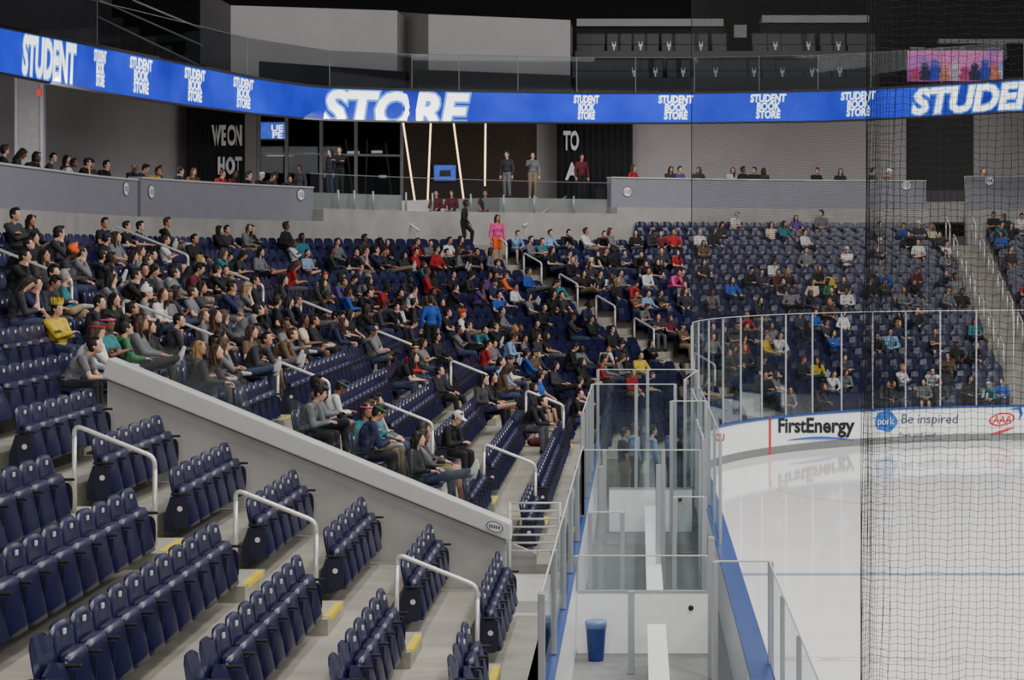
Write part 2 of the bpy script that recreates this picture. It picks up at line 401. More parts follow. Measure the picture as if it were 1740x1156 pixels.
# bench boxes
ST(MB().box(-.95,1.28,14,47.4,-.02,.18).build('floor_bench',M['rubber']),'dark rubber floor of the bench boxes')
bb=empty('bench_back_boards',(-.95,14,.0),'white back boards of the bench boxes with blue rail','rink boards')
MB().box(-.05,.05,0,33,.18,1.4).build('board',M['white'],bb); MB().box(-.06,.06,0,33,1.4,1.44).build('top_cap',M['blue'],bb)
def fpanel(x0,y0,x1,y1,z0,z1,label,cat='glass panel',post=(0,1)):
    r=empty('bench_glass_panel',(x0,y0,z0),label,cat,'glass panels round the bench boxes')
    d=V(x1-x0,y1-y0,0); t=d.normalized(); nn=V(-t.y,t.x,0)*.008
    q=[-nn,d-nn,d+nn,nn]
    MB().hexa([(p.x,p.y,0) for p in q],[(p.x,p.y,z1-z0) for p in q]).build('pane',M['glass2'],r)
    for k in post:
        p=d*k; MB().box(p.x-.035,p.x+.035,p.y-.035,p.y+.035,0,z1-z0).build('post',M['alu'],r,False,.008)
    MB().tube([V(0,0,z1-z0),d+V(0,0,z1-z0)],.012,6).build('top_edge',M['cap'],r)
    return r
ys=[19.6,22.4,25.2,28.0,31.0,34.0]
for i in range(5): fpanel(-.95,ys[i],-.95,ys[i+1],1.45,2.62,'clear glass panel behind the bench boxes, %s from the camera'%ordw(i),post=(0,))
for i,(a,b) in enumerate(((34,36.4),(36.4,38.7),(38.7,41))): fpanel(-.95,a,-.95,b,1.45,3.2,'taller back glass panel of the far bench box, %s from the camera'%ordw(i),post=(0,))
fpanel(-.95,41,-.05,41,1.07,3.2,'tall glass panel at the far end of the bench, left of pair',post=(0,1)); fpanel(-.05,41,.75,41,1.07,3.2,'tall glass panel at the far end of the bench, right of pair',post=(1,))
fpanel(-.95,34,-.58,34,.2,2.56,'narrow glass panel across the bench box beside its back wall',post=(0,1)); fpanel(-.58,34,.42,34,.2,2.56,'wide middle glass panel across the far bench box',post=(1,)); fpanel(.42,34,1.05,34,.2,2.56,'glass gate panel across the far bench box by the boards',post=(1,))
fpanel(.62,37.8,1.28,37.8,.2,3.1,'tall glass stub panel across the far bench box near the ice',post=(0,1))
fpanel(1.1,34,1.1,37.8,1.1,2.75,'lengthwise glass panel on the ice side of far bench box, nearer one',post=(0,1)); fpanel(1.1,37.8,1.1,41,1.1,3.1,'lengthwise glass panel on the ice side of far bench box, farther one',post=(1,))
fpanel(-.9,44.3,.2,44.3,.2,3.3,'tall glass panel before the people in pale blue, left one',post=(0,1)); fpanel(.2,44.3,1.25,44.3,.2,3.3,'tall glass panel before the people in pale blue, right one',post=(1,))
fpanel(-.9,28.7,1.0,28.7,1.07,1.58,'low glass strip topping the white divider between benches',post=(0,1))
fpanel(-.75,31,-.25,31,.2,1.9,'small glass panel in the far bench box just past the divider',post=(0,1))
fpanel(.55,30.5,1.0,30.5,.2,2.2,'narrow glass panel in the far bench box beside the boards',post=(0,1))
fpanel(.9,23.6,1.56,23.6,.2,2.3,'glass panel facing the camera beside the bottom foreground boards',post=(0,1))
fpanel(.95,41,1.3,44,1.07,3.3,'tall glass pane by the ice at the far bench end',post=(0,1))
for Y,x0,x1,lab in ((28.7,-.88,1.0,'white divider panel between the two bench boxes'),(41,-.6,1.1,'white divider panel at far end of the bench boxes')):
    r=empty('bench_divider',(x0,Y,.18),lab,'divider')
    pnl=MB().box(0,x1-x0,-.04,.04,0,.87).build('panel',M['white'],r,False,.006); MB().box(0,x1-x0,-.05,.05,.87,.9).build('top_cap',M['alu'],r)
    MB().ell((x1-x0-.25,-.06,.66),(.04,.02,.04),10,6).build('knob',M['black'],pnl,True)
for x,y,zt,lab in ((-.1,27.3,1.32,'thick metal post standing before the white bench divider'),(.98,27.0,2.1,'tall metal post by the boards in the near bench box'),(.33,33.2,2.4,'slim metal post in the middle of far bench box'),(-.62,33.0,2.4,'slim metal post at left of the far bench box')):
    T(MB().box(x-.045,x+.045,y-.035,y+.035,.18,zt).build('metal_post',M['alu'],None,False,.01),lab,'post')
for y0,y1,lab in ((17,27.9,'white plank bench in the near bench box'),(30,40.7,'white plank bench in the far bench box')):
    r=empty('team_bench',(.25,y0,.18),lab,'bench')
    MB().box(-.13,.13,0,y1-y0,.52,.57).build('seat_plank',M['white'],r,False,.01)
    k=0
    while k<y1-y0:
        MB().box(-.1,.1,k+.1,k+.16,0,.52).build('leg',M['alu'],r); k+=2.5
tb=empty('trash_bin',(-.6,28.2,.18),'blue trash bin with bag in the near bench box','bin')
MB().tube([(0,0,0),(0,0,.02),(0,0,.5),(0,0,.53)],[.105,.11,.145,.15],20).build('body',M['bin'],tb,True)
MB().tube([(0,0,.46),(0,0,.53),(0,0,.56),(0,0,.55)],[.15,.158,.155,.12],20).build('liner',M['liner'],tb,True)
# ------------------------------------------------------------------ nets
nm=MB()
def strip3(pts,r,mb): mb.tube(pts,r,3)
ZN=1.15
def netlayer(Yn,x0,NC,sp0,fold_n,rv,rh,ph,zs):
    cols=[]; NZ=95
    for i in range(NC):
        pts=[]
        for k in range(NZ):
            z=ZN+k*.075
            fold=.0 if i>fold_n else (.009*(fold_n-i)/max(1,fold_n))*math.sin(z*2.2+i+ph)
            sp=.010*i if i<fold_n else .010*fold_n+(i-fold_n)*sp0
            x=(x0-VX)*Yn/F+(z-3.8)*.012+.002*math.sin(z*1.7+ph)+sp+(.006*math.sin(z*2.1+i*.5+ph)+.004*math.sin(z*9+i) if i>fold_n else 0)+fold
            pts.append(V(x,Yn+.02*math.sin(z*1.3+i*.4)+(.03*(i%2) if i<fold_n else 0),z))
        cols.append(pts); strip3(pts,rv*1.5 if i<2 else rv,nm)
    def netp(i,z):
        f=min(NZ-1.01,max(0,(z-ZN)/.075)); a=cols[i][int(f)]; b=cols[i][int(f)+1]; return a.lerp(b,f-int(f))
    for k in range(int(7./zs)):
        z0=ZN+k*zs
        low=max(0.,(5.0-z0)/1.5) if z0>3 else 1
        strip3([netp(i,z0+.005*math.sin(i*.9+k*.35+ph)-.0035*((i%2)*2-1)+low*.010*math.sin(i*.45+z0*6+ph)) for i in range(NC)],rh,nm)
netlayer(10.,1461,33,.036,7,.0015,.0013,0,.035)
netlayer(10.5,1463,9,.03,5,.0014,.0011,1.7,.045)
nt=nm.build('safety_net',M['net']); T(nt,'black knotted safety net hanging down the right edge, close up','net')
fn=MB()
ulist=[]
u=CY
while u<UE:
    ulist.append(u); u+= .06/R0*180/PI if u<CY+90 else .06
wd_=.0038
for u in ulist:
    p,n=bowl(.05,u); t=V(n.y,-n.x,0)*wd_
    fn.add([(p-t)+V(0,0,4.08),(p+t)+V(0,0,4.08),(p+t)+V(0,0,15),(p-t)+V(0,0,15)],[(0,1,2,3)])
us=usteps(CY,UE,3.); z=4.08
while z<15:
    vs=[];fs=[]
    for u in us:
        p=bowl(.05,u)[0]; vs+=[(p.x,p.y,z-wd_),(p.x,p.y,z+wd_)]
    for i in range(len(us)-1): fs.append((2*i,2*i+2,2*i+3,2*i+1))
    fn.add(vs,fs); z+=.06
p=bowl(.05,CY)[0]; fn.tube([p+V(0,0,4.05),p+V(0,0,15)],.011,5)
T(fn.build('safety_net',M['net']),'fine dark safety net above the far end glass','net')
# ------------------------------------------------------------------ ribbon board
RY=[(-90,52),(0,55.7),(100,59),(200,62.6),(320,67.5),(440,72),(540,74.5),(700,76.5),(870,77),(1180,77.5),(1400,77),(1540,75.5),(1740,73),(1850,72)]
RT=[(-90,30),(0,48),(100,68),(200,88),(320,112),(440,136),(540,150),(700,155),(870,158),(1000,160),(1180,160),(1400,156),(1540,150),(1740,136),(1850,128)]
RB=[(-90,105),(0,122),(100,142),(200,160),(320,178),(440,193),(540,202),(700,206),(1000,208),(1180,208),(1400,205),(1540,199),(1740,188),(1850,182)]
def rib(px,v,off=0.):
    Y=interp(RY,px)
    pt=interp(RT,px); pb=interp(RB,px); q=P(px,pb+(pt-pb)*v,Y)
    if off: q=q-V(q.x,q.y,0).normalized()*off
    return q
def ribstrip(mb,v0,v1,o0,o1,px0=-90,px1=1850,n=48):
    vs=[];fs=[]
    for i in range(n+1):
        px=px0+(px1-px0)*i/n
        vs+=[rib(px,v0,o0),rib(px,v1,o0),rib(px,v1,o1),rib(px,v0,o1)]
    for i in range(n):
        for q in range(4): fs.append((i*4+q,i*4+(q+1)%4,(i+1)*4+(q+1)%4,(i+1)*4+q))
    fs+=[(0,1,2,3),tuple(n*4+q for q in (3,2,1,0))]
    mb.add(vs,fs)
lr=empty('led_ribbon_board',rib(870,0),'long blue glowing LED ribbon board with white lettering across the arena','led board')
def lrp(o): return fixp(o,lr)
mb=MB(); ribstrip(mb,0,1,0,-.25); lpan=lrp(mb.build('led_panel',M['led'],lr))
mb=MB(); ribstrip(mb,-.05,0,.05,-.3); lrp(mb.build('lower_edge',M['soffit'],lr)); mb=MB(); ribstrip(mb,1,1.08,.05,-.3); lrp(mb.build('upper_edge',M['soffit'],lr))
def rmap(px0,px1,v0,v1,off): return lambda fx,fy: rib(px0+(px1-px0)*fx,v0+(v1-v0)*fy,off)
for body,x0,x1,v0,v1,clip in (('STUDENT',38,130,.04,.97,None),('STORE',549,797,-.28,.95,[((0,.235,0),(0,-1,0))]),('STUDENT',1550,1812,.06,.94,None)):
    place_text('lettering_outline',body,rmap(x0,x1,v0,v1,.03),M['ledl'],lpan,.18,.085,.03,clip)
    place_text('lettering',body,rmap(x0,x1,v0,v1,.06),M['ledw'],lpan,.18,.04,.03,clip)
for a,b in ((160,181),(221,259),(314,349),(397,431),(975,1018),(1119,1178),(1275,1336),(1429,1488)):
    place_text('lettering_outline','STUDENT\nBOOK\nSTORE',rmap(a,b,.10,.95,.03),M['ledl'],lpan,.1,.08,.03); place_text('lettering','STUDENT\nBOOK\nSTORE',rmap(a,b,.10,.95,.06),M['ledw'],lpan,.1,.03,.03)
# ------------------------------------------------------------------ concourse walls
WY=[(-120,61.5),(0,66),(330,80),(440,84),(690,86),(1080,87),(1540,86),(1850,84.5)]
def wallstrip(name,px0,px1,z0,z1,m,label,dy=0.,n=6,wave=0,th=.2):
    vs=[];fs=[]
    for i in range(n+1):
        px=px0+(px1-px0)*i/n; Y=interp(WY,px)+dy+(wave*math.sin(i*1.9) if wave else 0)
        x=(px-VX)*Y/F; vs+=[(x,Y,z0),(x,Y,z1),(x,Y+th,z1),(x,Y+th,z0)]
    for i in range(n):
        for q in range(4): fs.append((i*4+q,i*4+(q+1)%4,(i+1)*4+(q+1)%4,(i+1)*4+q))
    fs+=[(0,1,2,3),tuple(n*4+q for q in (3,2,1,0))]
    o=MB().add(vs,fs).build(name,m,None,bool(wave)); 
    return ST(o,label) if label else o
ZW=12.5
wallstrip('wall_left',-120,440,6.5,ZW,M['wallg'],'grey concourse wall at the left under the ribbon board')
wallstrip('wall_back',683,912,6.5,ZW,M['brick'],'dark brick concourse wall behind the slanted light tubes')
wallstrip('wall_corner',912,946,6.5,ZW,M['wallg'],'narrow grey wall pier right of the brick wall')
wallstrip('wall_back',946,1540,6.5,ZW,M['wallg'],'long grey concourse wall on the far side')
wallstrip('door_1',1540,1655,6.5,ZW,M['dark'],'dark doorway opening at the right of the far wall',dy=.6)
wallstrip('wall_right',1655,1850,6.5,ZW,M['wallg'],'grey concourse wall right of the dark doorway')
wf=MB()
for px in (440,487,546,605,683):
    a=P(px,340,interp(WY,px)-.1); wf.box(a.x-.07,a.x+.07,a.y-.08,a.y+.1,6.6,ZW)
for z in (7.7,9.9):
    a=P(440,0,interp(WY,440)); b=P(683,0,interp(WY,683)); wf.hexa([(a.x,a.y-.1,z),(b.x,b.y-.1,z),(b.x,b.y+.1,z),(a.x,a.y+.1,z)],[(a.x,a.y-.1,z+.1),(b.x,b.y-.1,z+.1),(b.x,b.y+.1,z+.1),(a.x,a.y+.1,z+.1)])
wn=ST(wf.build('window_1',M['kick']),'tall glazed window wall with grey mullions in the concourse')
g=wallstrip('pane',440,683,6.6,ZW,M['darkglass'],None,dy=.02,th=.02); g.parent=wn
ST(MB().box(-22,-6,97,97.3,5,14).build('wall_outside',M['soffit']),'dark night outside the concourse window')
for i,(px,py,w2) in enumerate(((475,263,22),(525,262,10),(600,259,10),(640,258,9),(560,292,8),(650,300,6))):
    a=P(px,py,96.8); T(MB().box(a.x-w2*96/F,a.x+w2*96/F,a.y,97,a.z-.06,a.z+.06).build('lamp_bar',M['lamp']),'small pale light bar seen through the concourse window, %s from left'%ordw((0,1,3,4,2,5)[i]),'lamp','lights beyond the window')
for px0,px1,lab,lines in ((318,416,'black curtain with white letters left of the concourse window',(('WE ON',359,411,212,248),('HOT',370,411,266,297))),(946,1075,'black curtain with white letters right of the grey pier',(('TO',957,984,222,256),('A',960,984,276,306)))):
    c=empty('curtain',P((px0+px1)/2,300,interp(WY,(px0+px1)/2)-1.2),lab,'curtain')
    d=wallstrip('drape',px0,px1,7.2,ZW-.1,M['curtain'],None,dy=-1.2,n=40,wave=.09,th=.03); d.parent=c; fixp(d,c)
    for body,x0,x1,yt,yb in lines:
        place_text('lettering',body,(lambda x0,x1,yt,yb:(lambda fx,fy:P(x0+(x1-x0)*(fx+.03*math.sin(fx*19)),yb+(yt-yb)*fy,interp(WY,x0+(x1-x0)*fx)-1.4)))(x0,x1,yt,yb),M['cloth_w'],d,0,.04)
a=P(50,270,64)
pr=empty('door_2',(a.x,a.y,6.9),'grey door in pale frame at the far left of concourse','door'); pr['kind']='structure'
MB().box(-.36,.36,.05,.15,0,5.0).build('door_leaf',M['kick'],pr); MB().box(-.46,-.36,-.05,.2,0,5.0).build('door_frame',M['para'],pr); MB().box(.36,.46,-.05,.2,0,5.0).build('door_frame',M['para'],pr)
a=P(66,157,63); T(MB().box(a.x-.07,a.x+.07,a.y,a.y+.08,a.z-.12,a.z+.12).build('exit_sign',M['exit'],None,False,.01),'small glowing red exit sign above the left door','sign')
for i,(x0,y0,x1,y1) in enumerate(((685,208,707,356),(732,208,726,356),(771,210,789,348),(825,208,824,316))):
    T(MB().tube([P(x0,y0,79.5),P(x1,y1,79.5)],.036,8).build('light_tube',M['tube'],None,True),'slanted warm white light tube before the brick wall, %s from left'%ordw(i),'light','slanted light tubes')
for px0,py0,px1,py1,Y,lab in ((736,279,776,309,85.9,'small blue television on the brick concourse wall'),(441,206,486,238,75.5,'blue television in the concourse window corner')):
    a=P((px0+px1)/2,py1,Y); w2=(px1-px0)*Y/F/2; h2=(py1-py0)*Y/F
    r=empty('television',a,lab,'television'); MB().box(-w2,w2,0,.12,0,h2).build('casing',M['black'],r,False,.01); sn=MB().box(-w2+.04,w2-.04,-.012,.0,.05,h2-.05).build('screen',M['tv'],r)
    if px0>700: MB().box(-w2*.45,w2*.5,-.02,-.013,h2*.3,h2*.65).build('picture',M['textk'],sn)
    else: place_text('lettering','UE\nPE',lambda fx,fy:V(-w2*.1+w2*.9*fx,-.02,h2*(.1+.7*fy)),M['lamp'],sn,0,.02)
vs=[];fs=[]; n=40
for i in range(n+1):
    px=-90+1940*i/n; a=rib(px,-.02,-.2); Y=interp(WY,px)+.3; b=V((px-VX)*Y/F,Y,0)
    vs+=[(a.x,a.y,a.z),(b.x,b.y,ZW-.1),(b.x,b.y,ZW+.2),(a.x,a.y,a.z+.9)]
for i in range(n):
    for q in range(4): fs.append((i*4+q,i*4+(q+1)%4,(i+1)*4+(q+1)%4,(i+1)*4+q))
ST(MB().add(vs,fs).build('ceiling',M['soffit']),'underside of the upper deck above the concourse')
O=15.8; ZC=7.8; ZL=6.75
u525=u_px(O,525); u690=u_px(O,688); u855=u_px(O,853); u1035=u_px(O,1035); u1572=u_px(O,1572); u1640=u_px(O,1640); u225=u_px(O,223); u229=u_px(O,229)
mb=MB(); sweep(mb,15.85,30,6.9,7.1,35,u525); ST(mb.build('concourse_floor',M['conc2']),'concourse floor behind the left parapets')
mb=MB(); sweep(mb,15.95,36,7.0,ZC,u525,u690); sweep(mb,15.95,36,7.0,ZC,u855,UE); sweep(mb,15.95,36,6.4,ZL,u690,u855); ST(mb.build('concourse_floor',M['conc2']),'concourse floor behind the corner and far parapets')
mb=MB(); sweep(mb,15.2,15.85,5.6,6.85,35,u525); sweep(mb,15.2,15.9,5.6,7.25,u525,u1035); sweep(mb,15.2,15.9,5.6,7.5,u1035,u1572+.05); sweep(mb,15.2,15.9,5.6,7.5,u1640,UE); ST(mb.build('wall_concourse',M['conc2']),'concrete wall below the concourse parapets')
for nmx,u0,u1,z0,z1,lab in (('parapet',35,u225,6.85,7.85,'grey parapet panel at the far left of concourse'),('parapet',u229,u525,6.85,7.92,'grey parapet panel left of the corner platform'),('parapet',u1035,u1572,7.5,8.58,'long grey parapet panel along the far end'),('parapet',u1640,UE,7.5,8.75,'grey parapet panel at the right edge')):
    mb=MB(); sweep(mb,15.62,15.95,z0,z1,u0,u1); r=ST(mb.build(nmx,M['para']),lab)
    mb=MB(); sweep(mb,15.58,16.0,z1,z1+.05,u0,u1); mb.build('coping',M['cap'],r)
mb=MB(); sweep(mb,16.35,16.8,7.1,7.55,36,u525-.5); ST(mb.build('concourse_bench',M['soffit']),'low bench ledge behind the left parapets')
mb=MB(); sweep(mb,16.35,16.8,ZC,ZC+.45,u1035,UE); ST(mb.build('concourse_bench',M['soffit']),'low bench ledge behind the far parapet')
for px,py,num,lab in ((214,321,'112','round white section sign at the right end of far left parapet'),(257,326,'112','round section sign at left end of the second parapet'),(511,331,'112','round section sign at right end of the second parapet'),(1066,326,'113','round section sign at left end of the far parapet'),(1540,315,'113','round section sign at right end of the far parapet'),(1681,307,'114','round section sign on the parapet at right edge')):
    u=u_px(15.6,px); p,n=bowl(15.6,u); z=H-(py-VY)*p.y/F; t=V(n.y,-n.x,0)
    r=empty('section_sign',(p.x,p.y,z),lab,'sign','round section number signs')
    def disc(nme,rad,off,m,par): return MB().add([t*rad*math.cos(k*PI/12)+V(0,0,rad*math.sin(k*PI/12))-n*off for k in range(24)],[tuple(range(24))]).build(nme,m,par)
    disc('rim',.2,.004,M['textg'],r); fc=disc('face',.175,.01,M['white'],r)
    place_text('lettering',num,lambda fx,fy:t*(fx-.5)*.24+V(0,0,(fy-.5)*.13)-n*.018,M['textg'],fc,0,.02)
pps=[527,575,602,634,690,735,800,856,908,975,1050]
for i in range(len(pps)-1):
    u0,u1=u_px(15.7,pps[i]),u_px(15.7,pps[i+1]); a=bowl(15.7,u0)[0]; b=bowl(15.7,u1)[0]
    r=empty('platform_rail_panel',(a.x,a.y,7.25),'glass guard panel on the corner platform, %s from left'%ordw(i),'glass panel','guard panels on the corner platform')
    d=b-a; t=d.normalized(); nn=V(-t.y,t.x,0)*.008; q=[-nn,d-nn,d+nn,nn]
    MB().hexa([(p.x,p.y,.05) for p in q],[(p.x,p.y,1.15) for p in q]).build('pane',M['glass2'],r); MB().tube([(0,0,0),(0,0,.65)],.035,8).build('post',M['alu'],r,True)
    MB().tube([V(0,0,1.15),d+V(0,0,1.15)],.014,6).build('top_edge',M['alu'],r)
for i,(x0,y0,Y0,x1,y1,Y1,lab) in enumerate(((585,336,68.6,648,386,66.8,'left'),(640,338,69.3,712,392,67.5,'second'),(962,334,74.2,890,384,71.4,'third'),(972,350,74.3,930,392,72.2,'right'))):
    a=P(x0,y0,Y0); b=P(x1,y1,Y1)
    r=empty('handrail',a,'long sloping handrail below the corner platform, %s one'%lab,'handrail','platform stair handrails')
    MB().tube([V(0,0,0),b-a],.035,8).build('top_rail',M['steel'],r,True)
    for s in (.05,.5,.95):
        q=(b-a)*s; MB().tube([q,q-V(0,0,.9)],.02,8).build('post',M['alu'],r,True)
# ------------------------------------------------------------------ upper deck
def pbox(name,px0,py0,px1,py1,Y,d,m,parent=None,bev=0):
    a=P(px0,py1,Y); b=P(px1,py0,Y); return MB().box(a.x,b.x,Y,Y+d,a.z,b.z).build(name,m,parent,False,bev)
ST(pbox('wall_upper',-300,-160,2050,200,104,.3,M['dark']),'dark wall high above the upper deck')
def qbox(name,c,d,m,label):
    vs=[];fs=[]
    for px,yt,yb,Y in c:
        a=P(px,yb,Y); b=P(px,yt,Y); vs+=[a,b,b+V(0,d,0),a+V(0,d,0)]
    n=len(c)-1
    for i in range(n):
        for q in range(4): fs.append((i*4+q,i*4+(q+1)%4,(i+1)*4+(q+1)%4,(i+1)*4+q))
    fs+=[(0,1,2,3),tuple(n*4+q for q in (3,2,1,0))]
    return ST(MB().add(vs,fs).build(name,m),label)
qbox('suite_wall',[(340,-20,118,79.5),(392,9,135,77),(675,18,152,80)],3,M['suite'],'pale suite block on the upper deck, left of pair')
qbox('suite_wall',[(676,20,154,84),(728,24,158,80),(969,34,158,80.5)],3,M['suite'],'pale suite block on the upper deck, right of pair')
qbox('upper_step',[(705,118,164,78.6),(970,128,164,78.8)],1,M['uppseat'],'dark row front above the ribbon board')
qbox('upper_step',[(440,104,164,74.4),(690,122,164,78.2)],1,M['uppseat'],'dark row front above the ribbon, left of the other')
qbox('upper_block',[(978,46,165,85.2),(1232,46,165,85.2)],1.5,M['dark'],'dark block under the left pale ledge')
qbox('upper_block',[(1292,40,165,85.2),(1480,40,165,85.2)],1.5,M['dark'],'dark block under the right pale ledge')
for x0,y0,x1,y1,lab in ((980,33,1229,46,'left one'),(1294,27,1476,40,'right one')):
    a=P(x0,y1,85.2); b=P(x1,y0,85.2); T(MB().box(a.x,b.x,84.9,86.7,a.z,b.z).build('ledge',M['suite'],None,False,.02),'long pale ledge above dark upper seats, '+lab,'ledge')
zr=[P(0,90,83.4).z,P(0,135,81.0).z]; yr=[83.4,81.0]
for r in (0,1):
    x0=P(978,0,yr[r]).x; x1=P(1490,0,yr[r]).x
    ST(MB().box(x0,x1,yr[r]-.8,yr[r]+1.6,zr[r]-1.6,zr[r]).build('upper_tier',M['uppseat']),'dark upper deck seating step, %s'%('upper','lower')[r])
upx=[[1043,1088,1136,1190,1316,1372,1423],[1077,1113,1160,1215,1280,1328,1378,1425]]
bkm=MB().box(-.34,.34,0,.12,0,.85).mesh('backrest',[M['uppseat']],False,.07)
pnm=MB().box(-.32,.32,-.34,0,0,.34).mesh('seat',[M['uppseat']],False,.05)
tg=MB(); tg.box(-.08,-.05,-.37,-.345,.22,.44); tg.box(.05,.08,-.37,-.345,.22,.44); tg.box(-.08,.08,-.37,-.345,.28,.33); tg.box(-.035,.035,-.37,-.345,.08,.28); tgm=tg.mesh('white_bracket',[M['plate']])
for r in (0,1):
    k=0; px=992 if r==0 else 985; allp=[]
    while px<1485:
        if not (r==0 and 1235<px<1290): allp.append(px)
        px+=23
    for q in upx[r]:
        b=min(allp,key=lambda t:abs(t-q)); allp[allp.index(b)]=q+.5
    for px in allp:
        br_=px!=int(px)
        s=empty('upper_deck_seat',V((px-VX)*yr[r]/F,yr[r],zr[r]),'dark padded upper deck seat%s, %s row, %s from left'%(' with white bracket' if br_ else '',('back','front')[r],ordw(k)),'seat','dark upper deck seats')
        k+=1; child('backrest',bkm,s); child('seat',pnm,s)
        if br_: child('white_bracket',tgm,s)
pp=[-60,165,420,560,700,780,880,980,1080,1180,1290,1390,1480,1600,1740,1850]
for i in range(len(pp)-1):
    a=rib(pp[i],1.08,-.35); b=rib(pp[i+1],1.08,-.35)
    r=empty('deck_rail_panel',a,'clear guard rail panel above the ribbon board, %s from left'%ordw(i),'glass panel','guard rail panels on the upper deck')
    d=b-a; q0=[V(0,0,0),d,d+V(0,.015,0),V(0,.015,0)]
    MB().hexa(q0,[p+V(0,0,1.35) for p in q0]).build('pane',M['deckglass'],r); MB().tube([(0,0,0),(0,0,1.36)],.018,6).build('post',M['kick'],r); MB().tube([V(0,0,1.36),d+V(0,0,1.36)],.012,6).build('top_rail',M['kick'],r)
for i,(x0,y0,x1,y1) in enumerate(((168,0,345,78),(225,0,345,50),(165,28,340,112))):
    T(MB().tube([P(x0,y0,72),P(x1,y1,74)],.04,6).build('stair_rail',M['kick'],None,True),'sloping stair rail on upper left deck, %s from top'%ordw((1,0,2)[i]),'railing','upper stair rails')
for i in range(6):
    x=175+i*28; y=30+i*16; ST(pbox('upper_stair',x,y,x+30,160,75+i*.4,.4,M['soffit']),'dark stair step on the upper left deck')
qbox('upper_block',[(-60,-60,45,66),(165,-20,92,72)],2,M['soffit'],'dark block on upper deck at top left')
sc=empty('screen_reflection',P(1623,138,80),'pink and blue glowing reflection of a video screen high at the right','screen')  # reflection of a video board in glass, built as a glowing panel
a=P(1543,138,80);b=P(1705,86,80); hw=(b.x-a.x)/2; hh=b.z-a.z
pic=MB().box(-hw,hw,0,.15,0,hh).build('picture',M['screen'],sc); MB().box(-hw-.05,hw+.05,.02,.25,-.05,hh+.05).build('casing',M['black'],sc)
SCM=[mat('reflected_glow_%d'%i,c,.5,emit=1.3,var=.3,scale=4,dark=True) for i,c in enumerate(((190,60,110),(40,60,170),(190,170,190),(30,30,70),(210,120,90)))]
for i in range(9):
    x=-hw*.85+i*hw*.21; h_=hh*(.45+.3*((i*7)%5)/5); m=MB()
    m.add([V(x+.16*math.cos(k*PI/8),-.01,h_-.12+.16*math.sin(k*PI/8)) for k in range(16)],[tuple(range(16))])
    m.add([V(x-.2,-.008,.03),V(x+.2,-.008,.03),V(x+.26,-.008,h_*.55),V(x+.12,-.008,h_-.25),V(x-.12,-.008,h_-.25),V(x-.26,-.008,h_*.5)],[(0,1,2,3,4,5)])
    m.build('reflected_figure',SCM[(i*3)%5],pic)
sg=empty('dim_reflection',P(1590,88,82),'dim grey reflected lettering above the video screen reflection','sign')  # mirrored letters of the glass reflection, modelled as grey lettering
fixp(place_text('lettering','E ARE',lambda fx,fy:P(1700-(1700-1545)*fx,98-18*fy,81),M['kick'],sg,0,.02),sg)
T(pbox('wall_box',1247,42,1269,64,86,.3,M['suite'],None,.02),'small pale box on dark wall between ledges','box')
T(pbox('ceiling_beam',1594,66,1740,74,86,.3,M['suite'],None,.02),'pale horizontal beam at top right','beam')
# ------------------------------------------------------------------ people templates
SK=[mat('skin_light',(208,162,140),.55,var=.05),mat('skin_tan',(186,136,108),.55,var=.05),mat('skin_brown',(120,80,60),.55,var=.05),mat('skin_dark',(80,54,42),.55,var=.05)]
EYE=mat('eye_dark',(30,24,22),.4); LIP=mat('lips',(165,96,88),.5)
def remesh(mb,vox,sm=2,extra=None,mats=()):
    me=mb.mesh('tmp'); ob=bpy.data.objects.new('tmp',me); COL.objects.link(ob)
    md=ob.modifiers.new('r','REMESH'); md.mode='VOXEL'; md.voxel_size=vox
    s=ob.modifiers.new('s','SMOOTH'); s.factor=.5; s.iterations=sm
    dg=bpy.context.evaluated_depsgraph_get(); m2=bpy.data.meshes.new_from_object(ob.evaluated_get(dg)); bpy.data.objects.remove(ob)
    if extra:
        bm=bmesh.new(); bm.from_mesh(m2)
        e=bpy.data.meshes.new('e'); e.from_pydata(extra.v,[],extra.f); e.polygons.foreach_set('material_index',extra.m); 
        for k in range(3): e.materials.append(None)
        bm.from_mesh(e); bm.to_mesh(m2); bm.free()
    m2.materials.clear()
    for m in mats: m2.materials.append(m)
    m2.polygons.foreach_set('use_smooth',[True]*len(m2.polygons)); m2.update()
    return m2
LOW={}
def low(me,ratio):
    if me.name in LOW: return LOW[me.name]
    ob=bpy.data.objects.new('tmp',me); COL.objects.link(ob); md=ob.modifiers.new('d','DECIMATE'); md.ratio=ratio
    dg=bpy.context.evaluated_depsgraph_get(); m2=bpy.data.meshes.new_from_object(ob.evaluated_get(dg)); bpy.data.objects.remove(ob)
    LOW[me.name]=([v.co.copy() for v in m2.vertices],[tuple(p.vertices) for p in m2.polygons],[p.material_index for p in m2.polygons]); return LOW[me.name]
def ik(a,c,l1,l2,hint):
    d=c-a; L=min(d.length,(l1+l2)*.995); dn=d.normalized(); c=a+dn*L
    x=(l1*l1-l2*l2+L*L)/(2*L); h=math.sqrt(max(l1*l1-x*x,1e-6)); hp=hint-dn*hint.dot(dn)
    return a+dn*x+hp.normalized()*h,c
DUM=bpy.data.materials.new('dum')
